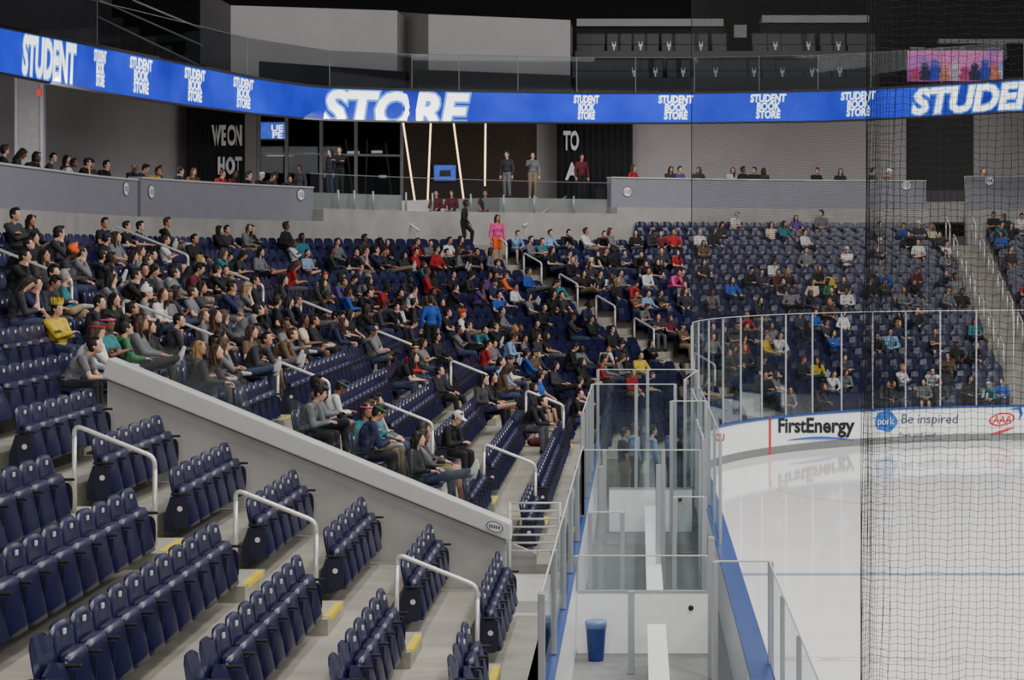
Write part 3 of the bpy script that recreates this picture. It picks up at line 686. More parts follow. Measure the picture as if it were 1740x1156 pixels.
def figure(phrase,seated=True,lean=-.1,twist=0.,wr=None,legs=None,head=(0,0),hint=None,hunch=0.):
    pel=V(0,.08,.56) if seated else V(0,0,.93)
    up=V(0,math.sin(lean),math.cos(lean))
    RT_=Matrix.Rotation(twist,3,'Z')
    ch=pel+up*.29; nk=pel+up*.49+V(0,hunch,-hunch*.3); hc=nk+V(0,.035+.05*math.sin(max(0,lean))+hunch*.6,.165-.04*max(0,lean)-hunch*.3)
    rotS=Matrix.Rotation(-lean,3,'X')
    sh=[pel+up*.43+V(0,hunch*.6,-hunch*.2)+RT_@V(s*.175,0,0) for s in (-1,1)]
    hp=[pel+V(s*.09,0,-.02) for s in (-1,1)]
    if legs is None:
        legs=[(V(s*.12,.50,.53),V(s*.12,.53,.1)) for s in (-1,1)] if seated else [(V(s*.095,.03,.50),V(s*.10,-.01,.09)) for s in (-1,1)]
    if wr is None: wr=[V(s*.13,.36,.66) for s in (-1,1)] if seated else [V(s*.25,.06,.84) for s in (-1,1)]
    if hint is None: hint=[V(s*.7,-.6,-.5) for s in (-1,1)]
    arms=[]
    for k in (0,1): e,wv=ik(sh[k],wr[k],.29,.25,hint[k]); arms.append((sh[k],e,wv))
    HR=(Matrix.Rotation(head[0],3,'Z')@Matrix.Rotation(head[1],3,'X'))
    def hl(x,y,z): return hc+HR@V(x,y,z)
    b=MB()
    b.ell(pel,(.145,.105,.11),rot=rotS); b.ell(pel+up*.17,(.12,.09,.15),rot=rotS); b.ell(ch,(.15,.1,.16),rot=rotS)
    b.cap(sh[0],.05,sh[1],.05); b.cap(pel+up*.42+V(0,hunch*.5,0),.055,hc+V(0,-.015,-.05),.046)
    b.ell(hc+HR@V(0,-.008,.02),(.072,.09,.1),rot=HR); b.ell(hl(0,.026,-.042),(.054,.064,.066),rot=HR); b.ell(hl(0,.03,0),(.06,.062,.07),rot=HR)
    b.ell(hl(0,.094,-.008),(.012,.017,.02),8,6,HR); b.ell(hl(0,.07,-.085),(.026,.018,.018),8,6,HR)
    for s in (-1,1): b.ell(hl(s*.077,-.005,-.005),(.014,.022,.032),8,6,HR)
    ex=MB()
    for k,s in ((0,-1),(1,1)):
        a,e,wv=arms[k]; b.cap(a,.048,e,.038); b.cap(e,.039,wv,.026)
        d=(wv-e).normalized(); lat=d.cross(V(0,0,1)); lat=lat.normalized() if lat.length>.1 else V(1,0,0); nd=lat.cross(d)
        if nd.z>0: nd=-nd
        rm=Matrix((lat,d,-nd)).transposed(); pc=wv+d*.05; b.ell(pc,(.04,.055,.02),10,7,rm); b.cap(wv,.026,pc,.022)
        for q,(ln,off) in enumerate(((.068,-.03),(.078,-.01),(.072,.01),(.056,.029))):
            p0=pc+d*.035+lat*off; p1=p0+d*ln*.45+nd*.008; p2=p1+d*ln*.25+nd*ln*.25; p3=p2+nd*ln*.28+d*.005
            ex.cur=0; ex.tube([p0,p1,p2,p3],[.0095,.009,.0085,.007],6)
        th=-s; q0=pc-d*.02+lat*th*.03; ex.tube([q0,q0+lat*th*.025+d*.02,q0+lat*th*.03+d*.05+nd*.01],[.012,.0105,.008],6)
        kn,an=legs[k]; b.cap(hp[k],.082,kn,.056); b.cap(kn,.055,an,.038)
    feet=[]
    for k,s in ((0,-1),(1,1)):
        kn,an=legs[k]; sd=(kn-an).normalized()
        fd=V(0,1,0)-sd*V(0,1,0).dot(sd)
        if fd.length<.6: fd=V(0,.3,1)
        fd=fd.normalized() if sd.z<.9 else V(s*.15,1,0).normalized()
        b.cap(an-sd*.03,.036,an-sd*.05+fd*.12,.03); feet.append((an,sd,fd))
    for s in (-1,1):
        ex.cur=1; ex.ell(hl(s*.03,.087,.012),(.012,.007,.006),8,6,HR); ex.ell(hl(s*.031,.086,.034),(.018,.006,.004),8,5,HR)
    ex.cur=2; ex.ell(hl(0,.088,-.05),(.02,.006,.006),8,6,HR)
    tp=dict(phrase=phrase,seated=seated,headM=Matrix.Translation(hc)@HR.to_4x4(),neckM=Matrix.Translation(nk+V(0,-.02,-.01)))
    tp['body']=remesh(b,.0125,2,ex,[SK[0],EYE,LIP])
    for kind in ('long','short'):
        t=MB(); t.ell(pel+up*.04,(.163,.128,.10),rot=rotS); t.ell(pel+up*.17,(.142,.115,.17),rot=rotS); t.ell(ch,(.172,.122,.165),rot=rotS); t.cap(sh[0],.066,sh[1],.066); t.cap(pel+up*.40+V(0,hunch*.4,0),.075,pel+up*.475+V(0,hunch*.9,-hunch*.3),.062)
        for a,e,wv in arms:
            if kind=='long':
                t.cap(a,.066,e,.054); t.cap(e,.055,e.lerp(wv,.93),.041)
                for q in (.2,.4): t.ell(e.lerp(wv,q),(.058-.02*q,)*3,10,7)
                t.ell(a.lerp(e,.75),(.061,.061,.061),10,7)
            else: t.cap(a,.066,a.lerp(e,.6),.058)
        t.ell(pel+up*.1+V(0,.03,0),(.158,.118,.045),rot=rotS)
        tp['top_'+kind]=remesh(t,.018,2,None,[DUM])
    for kind in ('long','shorts'):
        t=MB(); t.ell(pel+V(0,0,-.01),(.158,.122,.115),rot=rotS)
        for k in (0,1):
            kn,an=legs[k]
            if kind=='long': t.cap(hp[k],.097,kn,.071); t.cap(kn,.071,an.lerp(kn,.04),.055)
            else: t.cap(hp[k],.1,hp[k].lerp(kn,.8),.08)
        tp['bot_'+kind]=remesh(t,.019,2,None,[DUM])
    sh_=[]
    for an,sd,fd in feet:
        t=MB(); t.cap(an-sd*.02-fd*.03,.045,an-sd*.045+fd*.04,.046); t.cap(an-sd*.045+fd*.03,.044,an-sd*.055+fd*.15,.034); t.cap(an-sd*.05-fd*.04,.04,an-sd*.05+fd*.05,.04)
        sh_.append(remesh(t,.016,1,None,[DUM]))
    tp['shoes']=sh_
    return tp
SEATED=[figure('sitting upright'),
 figure('leaning forward',lean=.55,wr=[V(-.07,.66,.62),V(.07,.66,.64)],head=(0,.2),hint=[V(-.6,0,-1),V(.6,0,-1)],hunch=.06),
 figure('arms folded',lean=-.24,wr=[V(.09,.23,.83),V(-.09,.26,.80)],hint=[V(-1,0,-.6),V(1,0,-.6)],hunch=.04),
 figure('hand at chin',lean=.3,wr=[V(-.1,.44,.66),V(.05,.37,.99)],head=(.15,-.05),hint=[V(-.6,0,-1),V(.5,.1,-1)],hunch=.03),
 figure('looking down',lean=.14,wr=[V(-.06,.44,.73),V(.06,.44,.73)],head=(0,-.55),hunch=.07),
 figure('slouched back',lean=-.42,wr=[V(-.19,.29,.66),V(.15,.32,.67)],head=(.2,.15),legs=[(V(-.18,.50,.54),V(-.2,.62,.1)),(V(.17,.50,.54),V(.18,.58,.1))],hunch=.06),
 figure('legs outstretched',lean=-.3,legs=[(V(-.1,.5,.60),V(-.1,.86,.62)),(V(.1,.5,.62),V(.03,.87,.69))],wr=[V(-.2,.28,.7),V(.2,.28,.7)],hunch=.05),
 figure('turned aside',lean=-.05,twist=.35,head=(.9,0),wr=[V(-.1,.36,.67),V(.16,.33,.67)]),
 figure('sitting cross-legged',lean=-.2,legs=[(V(-.12,.50,.53),V(-.12,.53,.1)),(V(.24,.44,.60),V(-.1,.46,.66))],wr=[V(-.1,.3,.74),V(.14,.34,.74)],head=(-.35,0),hunch=.03),
 figure('looking right',lean=.08,head=(-.7,.05),wr=[V(-.12,.34,.67),V(.05,.42,.69)],hunch=.05),
 figure('arm outstretched',lean=-.25,twist=-.15,head=(.3,0),wr=[V(-.52,-.1,.85),V(.13,.33,.67)],hint=[V(-.4,-.6,-.3),V(.7,-.6,-.5)])]
STAND=[figure('standing',False,0),
 figure('standing mid-step',False,.1,legs=[(V(-.1,.28,.62),V(-.1,.25,.26)),(V(.1,.05,.49),V(.1,-.08,.1))],wr=[V(-.25,-.12,.88),V(.24,.24,.92)]),
 figure('standing, hand raised',False,-.02,wr=[V(-.24,.08,.85),V(.07,.24,1.42)],hint=[V(-.6,-.6,-.4),V(.8,0,-1)]),
 figure('standing, arms folded',False,-.03,wr=[V(.09,.2,1.22),V(-.09,.23,1.19)],hint=[V(-1,0,-.6),V(1,0,-.6)])]
def hairmesh(kind):
    t=MB(); t.ell((0,-.03,.042),(.082,.094,.095))
    t.ell((0,-.05,-.005),(.076,.062,.085))
    if kind=='short':
        for s in (-1,1): t.ell((s*.066,.0,.03),(.018,.05,.045),10,7)
        for k in range(9): a=k*.7; t.ell((.04*math.cos(a*2.1),.02+.035*math.sin(a*3),.118+.012*math.sin(a*5)),(.028,.03,.022),8,6)
    if kind in('long','pony'): t.ell((0,-.035,.012),(.089,.085,.112))
    if kind=='long':
        t.cap((0,-.075,-.03),.06,(0,-.10,-.22),.045)
        for s in (-1,1):
            t.cap((s*.07,-.02,.02),.028,(s*.078,-.025,-.2),.02); t.cap((s*.055,-.08,0),.04,(s*.06,-.09,-.25),.022); t.cap((s*.045,.05,.09),.025,(s*.078,.0,-.02),.018)
    if kind=='pony': t.cap((0,-.11,.05),.03,(0,-.15,-.1),.022)
    if kind=='wild':
        for k in range(30):
            a=k*2.4; z=.03+.1*((k*7)%10)/10; t.cap((0,-.02,.05),.03,(.12*math.cos(a),-.02+.12*math.sin(a),z+.07),.014)
    return remesh(t,.011,1,None,[DUM])
def capmesh(kind):
    t=MB()
    t.ell((0,-.012,.06),(.09,.108,.085))
    if kind=='cap':
        t.ell((0,.11,.05),(.07,.075,.014))
    if kind=='beanie': t.ell((0,-.02,.1),(.07,.08,.07)); t.tube([(0,-.01,.02),(0,-.01,.06)],[.092,.093],16)
    if kind=='beanie': t.ell((0,-.02,.175),(.03,.03,.03))
    return remesh(t,.013,1,None,[DUM])
def hoodmesh():
    t=MB()
    for k in range(9):
        a=PI+PI*k/8; t.ell((.085*math.cos(a),.0+.085*math.sin(a),-.01+.02*math.sin(a)),(.042,.042,.045),10,7)
    t.ell((0,-.1,-.05),(.075,.04,.06),10,7)
    return remesh(t,.014,2,None,[DUM])
def bandmesh():
    t=MB(); pts=[(.088*math.cos(a*PI/12),-.008+.104*math.sin(a*PI/12),.055+.0*a) for a in range(25)]
    t.tube(pts,.014,6); return t.mesh('band',[DUM],True)
def crownmesh():
    t=MB(); n=10; vs=[];fs=[]
    for k in range(2*n):
        a=2*PI*k/(2*n); r=.092; vs+=[(r*math.cos(a),r*math.sin(a)-.01,.07),(1.12*r*math.cos(a),1.12*r*math.sin(a)-.01,.2 if k%2==0 else .12)]
    for k in range(2*n): q=(k+1)%(2*n); fs.append((2*k,2*q,2*q+1,2*k+1))
    return t.add(vs,fs).mesh('crown',[DUM])
HM={k:hairmesh(k) for k in('short','long','pony','wild')}; CM={k:capmesh(k) for k in('cap','beanie')}; BANDM=bandmesh(); CROWNM=crownmesh(); HOODM=hoodmesh()
COLS={'k':('black',(22,22,26)),'d':('charcoal',(48,48,54)),'g':('grey',(108,108,112)),'n':('navy',(30,35,70)),'b':('blue',(34,76,162)),'l':('pale-blue',(126,158,196)),'w':('white',(208,208,208)),'r':('red',(160,28,36)),'m':('maroon',(92,27,40)),'o':('orange',(228,96,40)),'y':('yellow',(196,170,52)),'e':('green',(38,108,64)),'t':('teal',(38,112,122)),'p':('pink',(216,72,135)),'u':('purple',(88,58,132)),'c':('cream',(192,182,158)),'s':('brown',(92,71,52))}
CMAT={k:mat('cloth_'+v[0].replace(' ','_').replace('-','_'),v[1],.85,var=.2,scale=9,bump=.9) for k,v in COLS.items()}
BOT={'jeans':mat('denim',(48,58,84),.85,var=.2,scale=14,bump=.6),'black trousers':mat('black_trousers',(24,24,28),.85,bump=.6),'khaki trousers':mat('khaki',(132,118,92),.85,bump=.6),'grey trousers':mat('grey_trousers',(84,84,90),.85,bump=.6)}
HC={'dark':mat('hair_dark',(24,18,16),.6,scale=40,var=.4,bump=.8),'brown':mat('hair_brown',(66,46,33),.6,scale=40,var=.4,bump=.8),'blond':mat('hair_blond',(158,124,82),.6,scale=40,var=.3,bump=.8),'grey':mat('hair_grey',(140,138,135),.6,scale=40,var=.3,bump=.8),'orange':mat('hair_orange',(232,92,30),.6)}
SHM=[mat('shoe_white',(190,190,190),.6),mat('shoe_dark',(32,32,37),.6)]
HAIRC={'s':('short','dark'),'b':('short','brown'),'y':('short','blond'),'v':('short','grey'),'l':('long','dark'),'L':('long','brown'),'B':('long','blond'),'p':('pony','dark'),'P':('pony','brown'),'W':('wild','orange'),'c':('cap','w'),'C':('cap','n'),'h':('beanie','w'),'H':('beanie','k'),'O':('beanie','o')}
def slot(o,i,m): o.material_slots[i].link='OBJECT'; o.material_slots[i].material=m
PEOPLE=[]
FB=MB(); FMATS=[]
def fmi(m):
    if m not in FMATS: FMATS.append(m)
    return FMATS.index(m)
def person(tp,loc,rz,col,hair,place,group,sc=1.,bot=None,legkind=None,sleeve=None,skin=None,far=False):
    band=None
    if '*' in hair: hair,band=hair.split('*')
    kind,hcol=HAIRC[hair]
    rnd=random.random
    if skin is None: skin=random.choices((0,1,2,3),(6,3,1,.6))[0]
    if bot is None: bot=random.choices(list(BOT),(5,3.5,1.2,1.6))[0]
    if legkind is None: legkind='shorts' if rnd()<.14 else 'long'
    if sleeve is None: sleeve='short' if rnd()<.3 else 'long'
    bm_=BOT[bot] if bot in BOT else CMAT[bot]
    if far:
        Mx=Matrix.Translation(loc)@Matrix.Rotation(rz,4,'Z')@Matrix.Scale(sc,4); HMx=Mx@tp['headM']
        hmesh,hm=(CM[kind],CMAT[hcol]) if kind in('cap','beanie') else (HM[kind],HC[hcol])
        for me,mx,m in ((tp['body'],Mx,SK[skin]),(tp['top_'+sleeve],Mx,CMAT[col]),(tp['bot_'+legkind],Mx,bm_),(hmesh,HMx,hm)):
            v,f,mi=low(me,.2); FB.cur=fmi(m); FB.add([mx@q for q in v],f)
        return None
    o=bpy.data.objects.new('person',tp['body']); COL.objects.link(o); o.location=loc; o.rotation_euler=(0,0,rz); o.scale=(sc,sc,sc); slot(o,0,SK[skin])
    t=child('top',tp['top_'+sleeve],o); slot(t,0,CMAT[col])
    if sleeve=='long' and rnd()<.5: h_=child('hood',HOODM,o); slot(h_,0,CMAT[col]); h_.matrix_local=tp['neckM']
    t=child('trousers' if legkind=='long' else 'shorts',tp['bot_'+legkind],o); slot(t,0,bm_)
    sm=random.choice(SHM[:2])
    for s in tp['shoes']: t=child('shoe',s,o); slot(t,0,sm)
    if kind in('cap','beanie'):
        h_=child('hair',HM['short'],o); slot(h_,0,HC['dark']); h_.matrix_local=tp['headM']@Matrix.Scale(.93,4)
        t=child('cap' if kind=='cap' else 'beanie',CM[kind],o); slot(t,0,CMAT[hcol]); t.matrix_local=tp['headM']
        hd='%s %s'%(COLS[hcol][0],kind)
    else:
        t=child('hair',HM[kind],o); slot(t,0,HC[hcol]); t.matrix_local=tp['headM']
        hd={'short':'short %s hair','long':'long %s hair','pony':'%s ponytail','wild':'spiky %s wig'}[kind]%hcol
    if band=='crown': t=child('crown',CROWNM,o); slot(t,0,CMAT['y']); t.matrix_local=tp['headM']; hd='yellow paper crown'
    elif band: t=child('headband',BANDM,o); slot(t,0,CMAT[band]); t.matrix_local=tp['headM']; hd='%s headband'%COLS[band][0]
    px=proj(o.location)
    PEOPLE.append([o,'person in %s top, %s, %s, %s'%(COLS[col][0],hd,tp['phrase'],place),px[0],px[1]])
    T(o,'','person',group); return o
# ------------------------------------------------------------------ seat positions
SW=.53
BLK=[('A1','block left of near stairs','end'),('A2','block beside sloping wall','start'),('AX','block above sloping wall','start'),('B0','block behind sloping wall','end'),('B','block past side stairs','start'),('C','corner block','start'),('D','far end block','start'),('E','right end block','start')]
BN={b[0]:b for b in BLK}
seats=[]
def add_row(blk,j,u0,u1,arc=False):
    o=oj(j)-.05; r=R0+o; k=math.radians(1)*r if arc else 1.
    L=(u1-u0)*k; n=int((L-.06)/SW); st=(L-n*SW)/2
    for i in range(n):
        u=u0+(st+SW*(i+.5))/k; p,nn=bowl(o,u); d=-nn
        seats.append(dict(p=V(p.x,p.y,zj(j)),rz=math.atan2(-d.x,d.y),j=j,u=u,blk=blk,i=i,n=n,occ=False,f=d))
for j in range(1,NJ):
    r=R0+oj(j); hw_=math.degrees(.66/r)
    if j<=15:
        if j>=3:
            add_row('A1',j,6,YA-.6)
            if j<10: add_row('A2',j,YA+.6,25.35); add_row('B0',j,29.55,32.4)
            else: add_row('AX',j,YA+.6,32.4)
            add_row('B',j,33.6,44.7); add_row('C',j,45.9,CY)
        else: add_row('C',j,47.6,CY)
        add_row('C',j,CY,UB4-hw_,True)
    ud=UB4+hw_ if j<=15 else max(UB4+hw_,u_px(oj(j),1070))
    add_row('D',j,ud,UEA-hw_,True); add_row('E',j,CY+90.35,UE)
def inframe(s,m=40):
    x,y=proj(s['p']+V(0,0,.5)); return s['p'].y>5 and -m<x<1740+m and -m<y<1156+m
seats=[s for s in seats if inframe(s)]
CROWD="""10,385,k,s 30,378,d,s 52,374,k,l 72,386,d,s 100,410,d,O 118,412,g,s 190,383,k,s 218,380,k,s 243,377,n,s 288,372,k,b 215,420,g,b 240,415,g,L 185,418,d,s 150,425,k,l 275,404,w,b 165,440,d,s 375,384,k,l 395,382,d,s 415,380,g,L 433,385,k,s 483,378,k,s 500,410,w,L 520,402,t,s 488,436,r,L 300,440,g,s 322,440,m,s 335,470,g,b 367,442,g,B
48,456,n,b 70,456,d,s 105,462,t,v 95,500,y,s*crown 180,492,k,s 230,488,g,h 285,475,g,b 275,512,w,L 380,486,n,s 405,474,g,B*l 432,470,k,s 460,465,d,l 350,455,k,s 250,450,d,l 205,460,k,s 130,455,k,s 20,470,d,l 300,500,d,l 320,525,g,L 250,470,g,s 155,480,d,s 30,440,k,s 90,440,d,l 60,420,k,l 265,430,k,s 400,430,d,l 380,415,k,s 345,500,d,l 215,500,k,l
110,570,g,s 145,565,w,L*r 172,568,b,s 195,556,t,s*p 220,551,e,s 255,545,g,L 290,595,d,L 335,600,d,B 305,612,g,L 325,520,g,y 365,522,d,L 425,512,k,l 400,522,g,s 462,556,s,b 440,572,s,L 520,540,c,l 547,541,k,s 572,547,d,s 592,541,k,l 630,546,g,C 650,562,g,b 470,500,k,s 495,498,d,l 540,500,k,s 545,470,g,L*r 560,470,u,b 350,560,g,s 380,565,k,l 410,550,d,s 300,560,d,s 270,575,k,L 440,540,k,s 510,510,k,b 525,480,d,l 580,520,d,s 610,520,k,l
795,522,w,W 785,560,g,s 812,548,t,s 832,530,k,l 858,528,g,s 872,535,d,b 750,572,k,l 690,580,r,s*y 672,602,k,l 735,600,k,s 700,560,d,s 715,575,g,l 800,560,d,s 835,560,k,P 850,585,g,s 765,540,k,s
525,668,g,s 548,660,g,s 575,655,w,s*t 580,712,n,s*e 605,702,t,L*p 622,712,t,L 636,682,g,s 655,686,w,b*l 655,716,k,l 740,694,k,c 690,715,g,l 668,735,d,l
620,405,d,s 635,402,k,s 652,410,k,l 705,402,r,b 730,406,g,s 762,398,w,s 785,405,k,l 710,428,r,s 695,432,d,l 735,424,r,s 780,430,g,L 803,425,k,s 665,432,k,s 640,432,d,l 600,430,k,s 580,410,g,s 755,430,k,s
630,476,r,v 608,482,k,s 650,482,r,s 680,462,d,s 720,456,r,b 742,458,k,l 697,482,w,s 665,478,k,s 870,464,o,b 830,456,u,l 855,462,k,s 880,486,w,s 908,468,b,s 930,482,k,s 958,500,d,s 940,500,k,l 780,470,k,s 800,470,d,l 760,480,k,s 815,480,u,l 850,490,b,s 590,460,k,s 570,430,d,s 900,500,g,l 920,520,k,s 700,510,d,s 740,500,k,l 640,510,d,s 670,520,k,s
880,402,l,b 910,405,g,s 935,396,l,s 965,396,k,s 995,396,w,s 1020,396,k,b 1046,396,g,L 1080,400,k,l 1105,394,d,s 1126,392,m,s 1150,388,r,s 1150,416,r,L 1186,392,w,v 1218,372,d,l 1248,366,w,v 1355,358,u,l 1392,360,g,s 950,430,k,s 970,442,k,p 1012,416,k,b 1000,440,d,L 940,432,k,l 1030,462,w,L 1055,472,k,B 1062,458,g,s 1078,470,r,s 1102,464,w,s 1130,462,p,s 1152,460,k,s 1162,474,g,b 1010,470,d,s 985,470,k,l 965,470,t,s 1090,430,k,s 1120,425,d,s 1105,445,k,l 1060,425,n,s 1035,420,k,s
1085,510,g,b 1130,486,k,s 1160,490,d,L 1145,552,s,C 1015,545,k,s 1025,570,w,s*r 990,590,g,s 962,580,k,s 1066,592,k,s 1100,588,y,s 1085,616,n,s*b 1066,626,r,s 945,606,d,l 905,606,b,s 925,640,b,s 860,616,d,s*y 830,590,r,s 825,636,k,l 850,660,d,l 890,670,k,s 905,640,k,l 975,545,d,s 940,560,k,l 915,545,k,s 890,560,g,s 1050,550,k,s 1000,620,k,l 975,640,d,s 950,660,k,s 1040,600,g,L 1120,560,k,l 1110,530,d,s 870,590,k,l 920,580,d,s 1020,600,r,s
1165,560,g,s 1215,486,g,s 1245,484,b,l 1266,460,k,s*p 1300,456,d,s 1325,456,m,s 1350,460,k,B 1380,456,k,L 1356,496,g,b 1386,524,b,s 1446,430,w,c 1450,490,w,s 1300,560,y,L*p 1330,562,w,b 1365,612,k,b*r 1396,606,y,L 1230,582,d,s 1250,580,k,l 1315,622,g,L 1340,660,g,s 1380,662,d,L 1430,470,d,s 1200,540,k,s 1225,540,d,l 1170,620,k,s 1175,650,s,s 1210,400,k,l 1285,500,d,l 1260,540,k,s 1410,540,d,s 1470,470,k,s 1440,520,w,l 1290,640,k,s 1210,640,k,l 1430,600,d,s 1350,540,k,l
1557,384,d,c 1550,400,k,s 1590,398,d,s 1602,414,w,s 1575,502,g,s 1620,466,g,s 1636,490,k,s 1490,446,g,s 1505,480,d,L 1525,570,l,s 1490,570,d,s 1480,410,g,c 1626,590,k,s 1660,584,d,s 1605,660,d,s*r 1680,660,t,c 1730,656,b,s 1555,520,d,s 1540,470,k,l 1490,640,d,L 1530,650,k,s 1520,520,k,l 1580,560,d,s 1640,640,k,l 1560,640,g,s
1670,356,k,s 1695,350,d,s 1725,350,w,s 1690,396,b,b 1686,376,t,s 1730,476,r,s 1660,378,k,l 1720,420,d,s"""
BPH={'A1':'near-left','A2':'near','AX':'left','B0':'side','B':'side','C':'corner','D':'far-end','E':'right-end'}
def rowph(s):
    j0=3 if s['blk'] in('A1','A2','AX','B0','B') else 1
    return '%s %s row'%(ordw(s['j']-j0),BPH[s['blk']])
def headpx(s,hh=1.22): return proj(s['p']+s['f']*.1+V(0,0,hh))
def nearest(x,y,hh=1.22):
    best=None;bd=1e9
    for s in seats:
        if s['occ'] or (s['blk'] in('A1','A2') and s['j']<10): continue
        a,b=headpx(s,hh); d=(a-x)**2+((b-y)*1.3)**2
        if d<bd: bd=d;best=s
    return best
REQ=[]
def sitat(s,col,hair):
    s['occ']=True; REQ.append((s,col,hair))
for tok in CROWD.split():
    q=tok.split(','); sitat(nearest(float(q[0]),float(q[1])),q[2],q[3])
s=nearest(720,512,1.6); s['occ']=True; person(STAND[0],s['p']+s['f']*.28,s['rz']+2.2,'b','P','side rows','standing spectators',bot='black trousers',sleeve='long',legkind='long')
for (x0,x1,y0,y1),cnt in (((0,300,385,545),8),((300,560,385,560),8),((560,900,400,520),10),((820,1170,400,640),18),((1190,1460,370,660),24),((1460,1740,370,650),16)):
    c_=[s for s in seats if not s['occ'] and not(s['blk'] in('A1','A2') and s['j']<10) and x0<headpx(s)[0]<x1 and y0<headpx(s)[1]<y1]
    random.shuffle(c_)
    for s in c_[:cnt]: sitat(s,random.choice('kkkdddgggnnrwwbmslcte'),random.choice('sssbblllLLpByC'))
REQ.sort(key=lambda r:(r[0]['p']-V(0,0,6)).length)
NIND=270
for i,(s,col,hair) in enumerate(REQ):
    k=random.choices(range(11),(.8,2.8,1.6,1.8,2.0,2.6,1.6,1.6,1.6,1.6,1.0))[0]
    person(SEATED[k],s['p'],s['rz']+random.uniform(-.55,.55),col,hair,rowph(s),'seated spectators',random.uniform(.9,1.03),far=i>=NIND)
o=FB.build('spectators',FMATS,None,True); T(o,'scattered distant spectators sitting in the far end and upper corner rows','people',None,'stuff')
p,n=bowl(oj(16)-.1,UB4-1.2); person(STAND[1],V(p.x,p.y,zj(16)+RS/2),math.atan2(n.x,-n.y)+.6,'k','s','top of corner stairs','standing spectators',skin=3,legkind='long',bot='black trousers',sleeve='long')
p,n=bowl(oj(15)-.4,UB4-.1); person(STAND[0],V(p.x,p.y,zj(15)),math.atan2(n.x,-n.y)-.3,'p','l','corner stairs','standing spectators',bot='o',legkind='shorts',sleeve='long')
s=nearest(1413,466,.8); s['occ']=True
jk=MB(); jk.ell((0,.12,.50),(.22,.2,.05)); jk.ell((0,-.06,.72),(.25,.07,.2)); jk.cap((-.2,.05,.6),.06,(-.26,.25,.5),.045)
o=bpy.data.objects.new('jacket',remesh(jk,.02,2,None,[CMAT['y']])); COL.objects.link(o); o.location=s['p']; o.rotation_euler=(0,0,s['rz']); T(o,'bright yellow jacket lying over an empty seat behind the corner glass','jacket')
bg_=MB(); bg_.ell((0,0,.1),(.2,.12,.1)); bg_.ell((.16,0,.09),(.12,.11,.09)); bg_.ell((-.14,0,.09),(.12,.11,.09)); bg_.tube(fillet([(-.1,0,.17),(-.08,0,.3),(.1,0,.3),(.12,0,.17)],.05),.015,6)
o=bpy.data.objects.new('bag',remesh(bg_,.012,1,None,[CMAT['m']])); COL.objects.link(o); o.location=V(1.4-oj(4)+.36,43.6,zj(4)); T(o,'dark red bag on the floor among the lowest side rows','bag')
def conc(px,col,hair,right):
    u=u_px(16.5,px); p,n=bowl(16.55,u); d=-n; z=ZC if right else 7.1
    person(random.choice(SEATED[:5]+SEATED[7:10]),V(p.x,p.y,z),math.atan2(-d.x,d.y)+random.uniform(-.4,.4),col,hair,'behind %s parapet'%('far' if right else 'left'),'spectators behind the parapets')
for tok in "6,k,s 20,d,l 33,k,s 62,k,l 78,d,s 97,w,s 114,k,l 132,k,s 155,d,C 168,k,s 216,n,v 232,d,s 250,y,s 270,k,s 291,d,s 330,s,L 368,r,b 393,m,l 410,k,s 437,k,c 452,d,s 466,d,s 482,n,s".split():
    q=tok.split(','); conc(float(q[0]),q[1],q[2],False)
for tok in "1075,r,L 1140,d,l 1155,u,s 1187,d,L 1240,w,L 1262,k,s 1281,k,s 1298,d,l 1385,k,s 1428,k,l 1482,d,s 1510,s,c 1670,k,s".split():
    q=tok.split(','); conc(float(q[0]),q[1],q[2],True)
for px,Y,tp,rz,col,hair,bot in ((510,68,0,2.6,'d','s','black trousers'),(577,69.5,3,3.0,'k','s','black trousers'),(562,71,0,2.4,'d','l','jeans'),(862,73,0,2.7,'d','b','g'),(905,73.5,2,3.3,'g','s','khaki trousers'),(988,75,0,3.6,'m','s','black trousers')):
    person(STAND[tp],V((px-VX)*Y/F,Y,ZC if px>526 else 7.1),rz,col,hair,'on corner platform','people standing on the platform',bot=bot,legkind='long',sleeve='long')
for px,c,h in ((742,'m','s'),(768,'m','l'),(825,'d','b')):
    Y=72.6; x=(px-VX)*Y/F
    person(SEATED[0],V(x,Y,ZL),3.0,c,h,'on platform by light tubes','people sitting on the platform')
    st=MB(); st.tube([(0,0,0),(0,0,.03),(0,0,.04),(0,0,.4),(0,0,.41),(0,0,.44)],[.18,.18,.04,.04,.19,.19],16); q=st.build('stool',M['black']); q.location=(x,Y-.08,ZL); T(q,'small black stool under the %s seated person on the platform'%{742:'left',768:'middle',825:'right'}[px],'stool','stools on the platform')
for x,y,col,hair in ((.3,46.2,'l','s'),(.75,46.7,'l','b'),(-.35,45.6,'d','s'),(-.1,46.9,'l','L'),(.95,45.2,'k','s')):
    person(STAND[0],V(x,y,.18),-1.2,col,hair,'behind bench glass','people at the far bench end')
seen={}
for r in PEOPLE: seen.setdefault(r[1],[]).append(r)
for lab,rs in seen.items():
    rs.sort(key=lambda r:r[2])
    for i,r in enumerate(rs): r[0]['label']=lab if len(rs)==1 else lab+', '+('leftmost' if i==0 else ordw(i)+' from left')
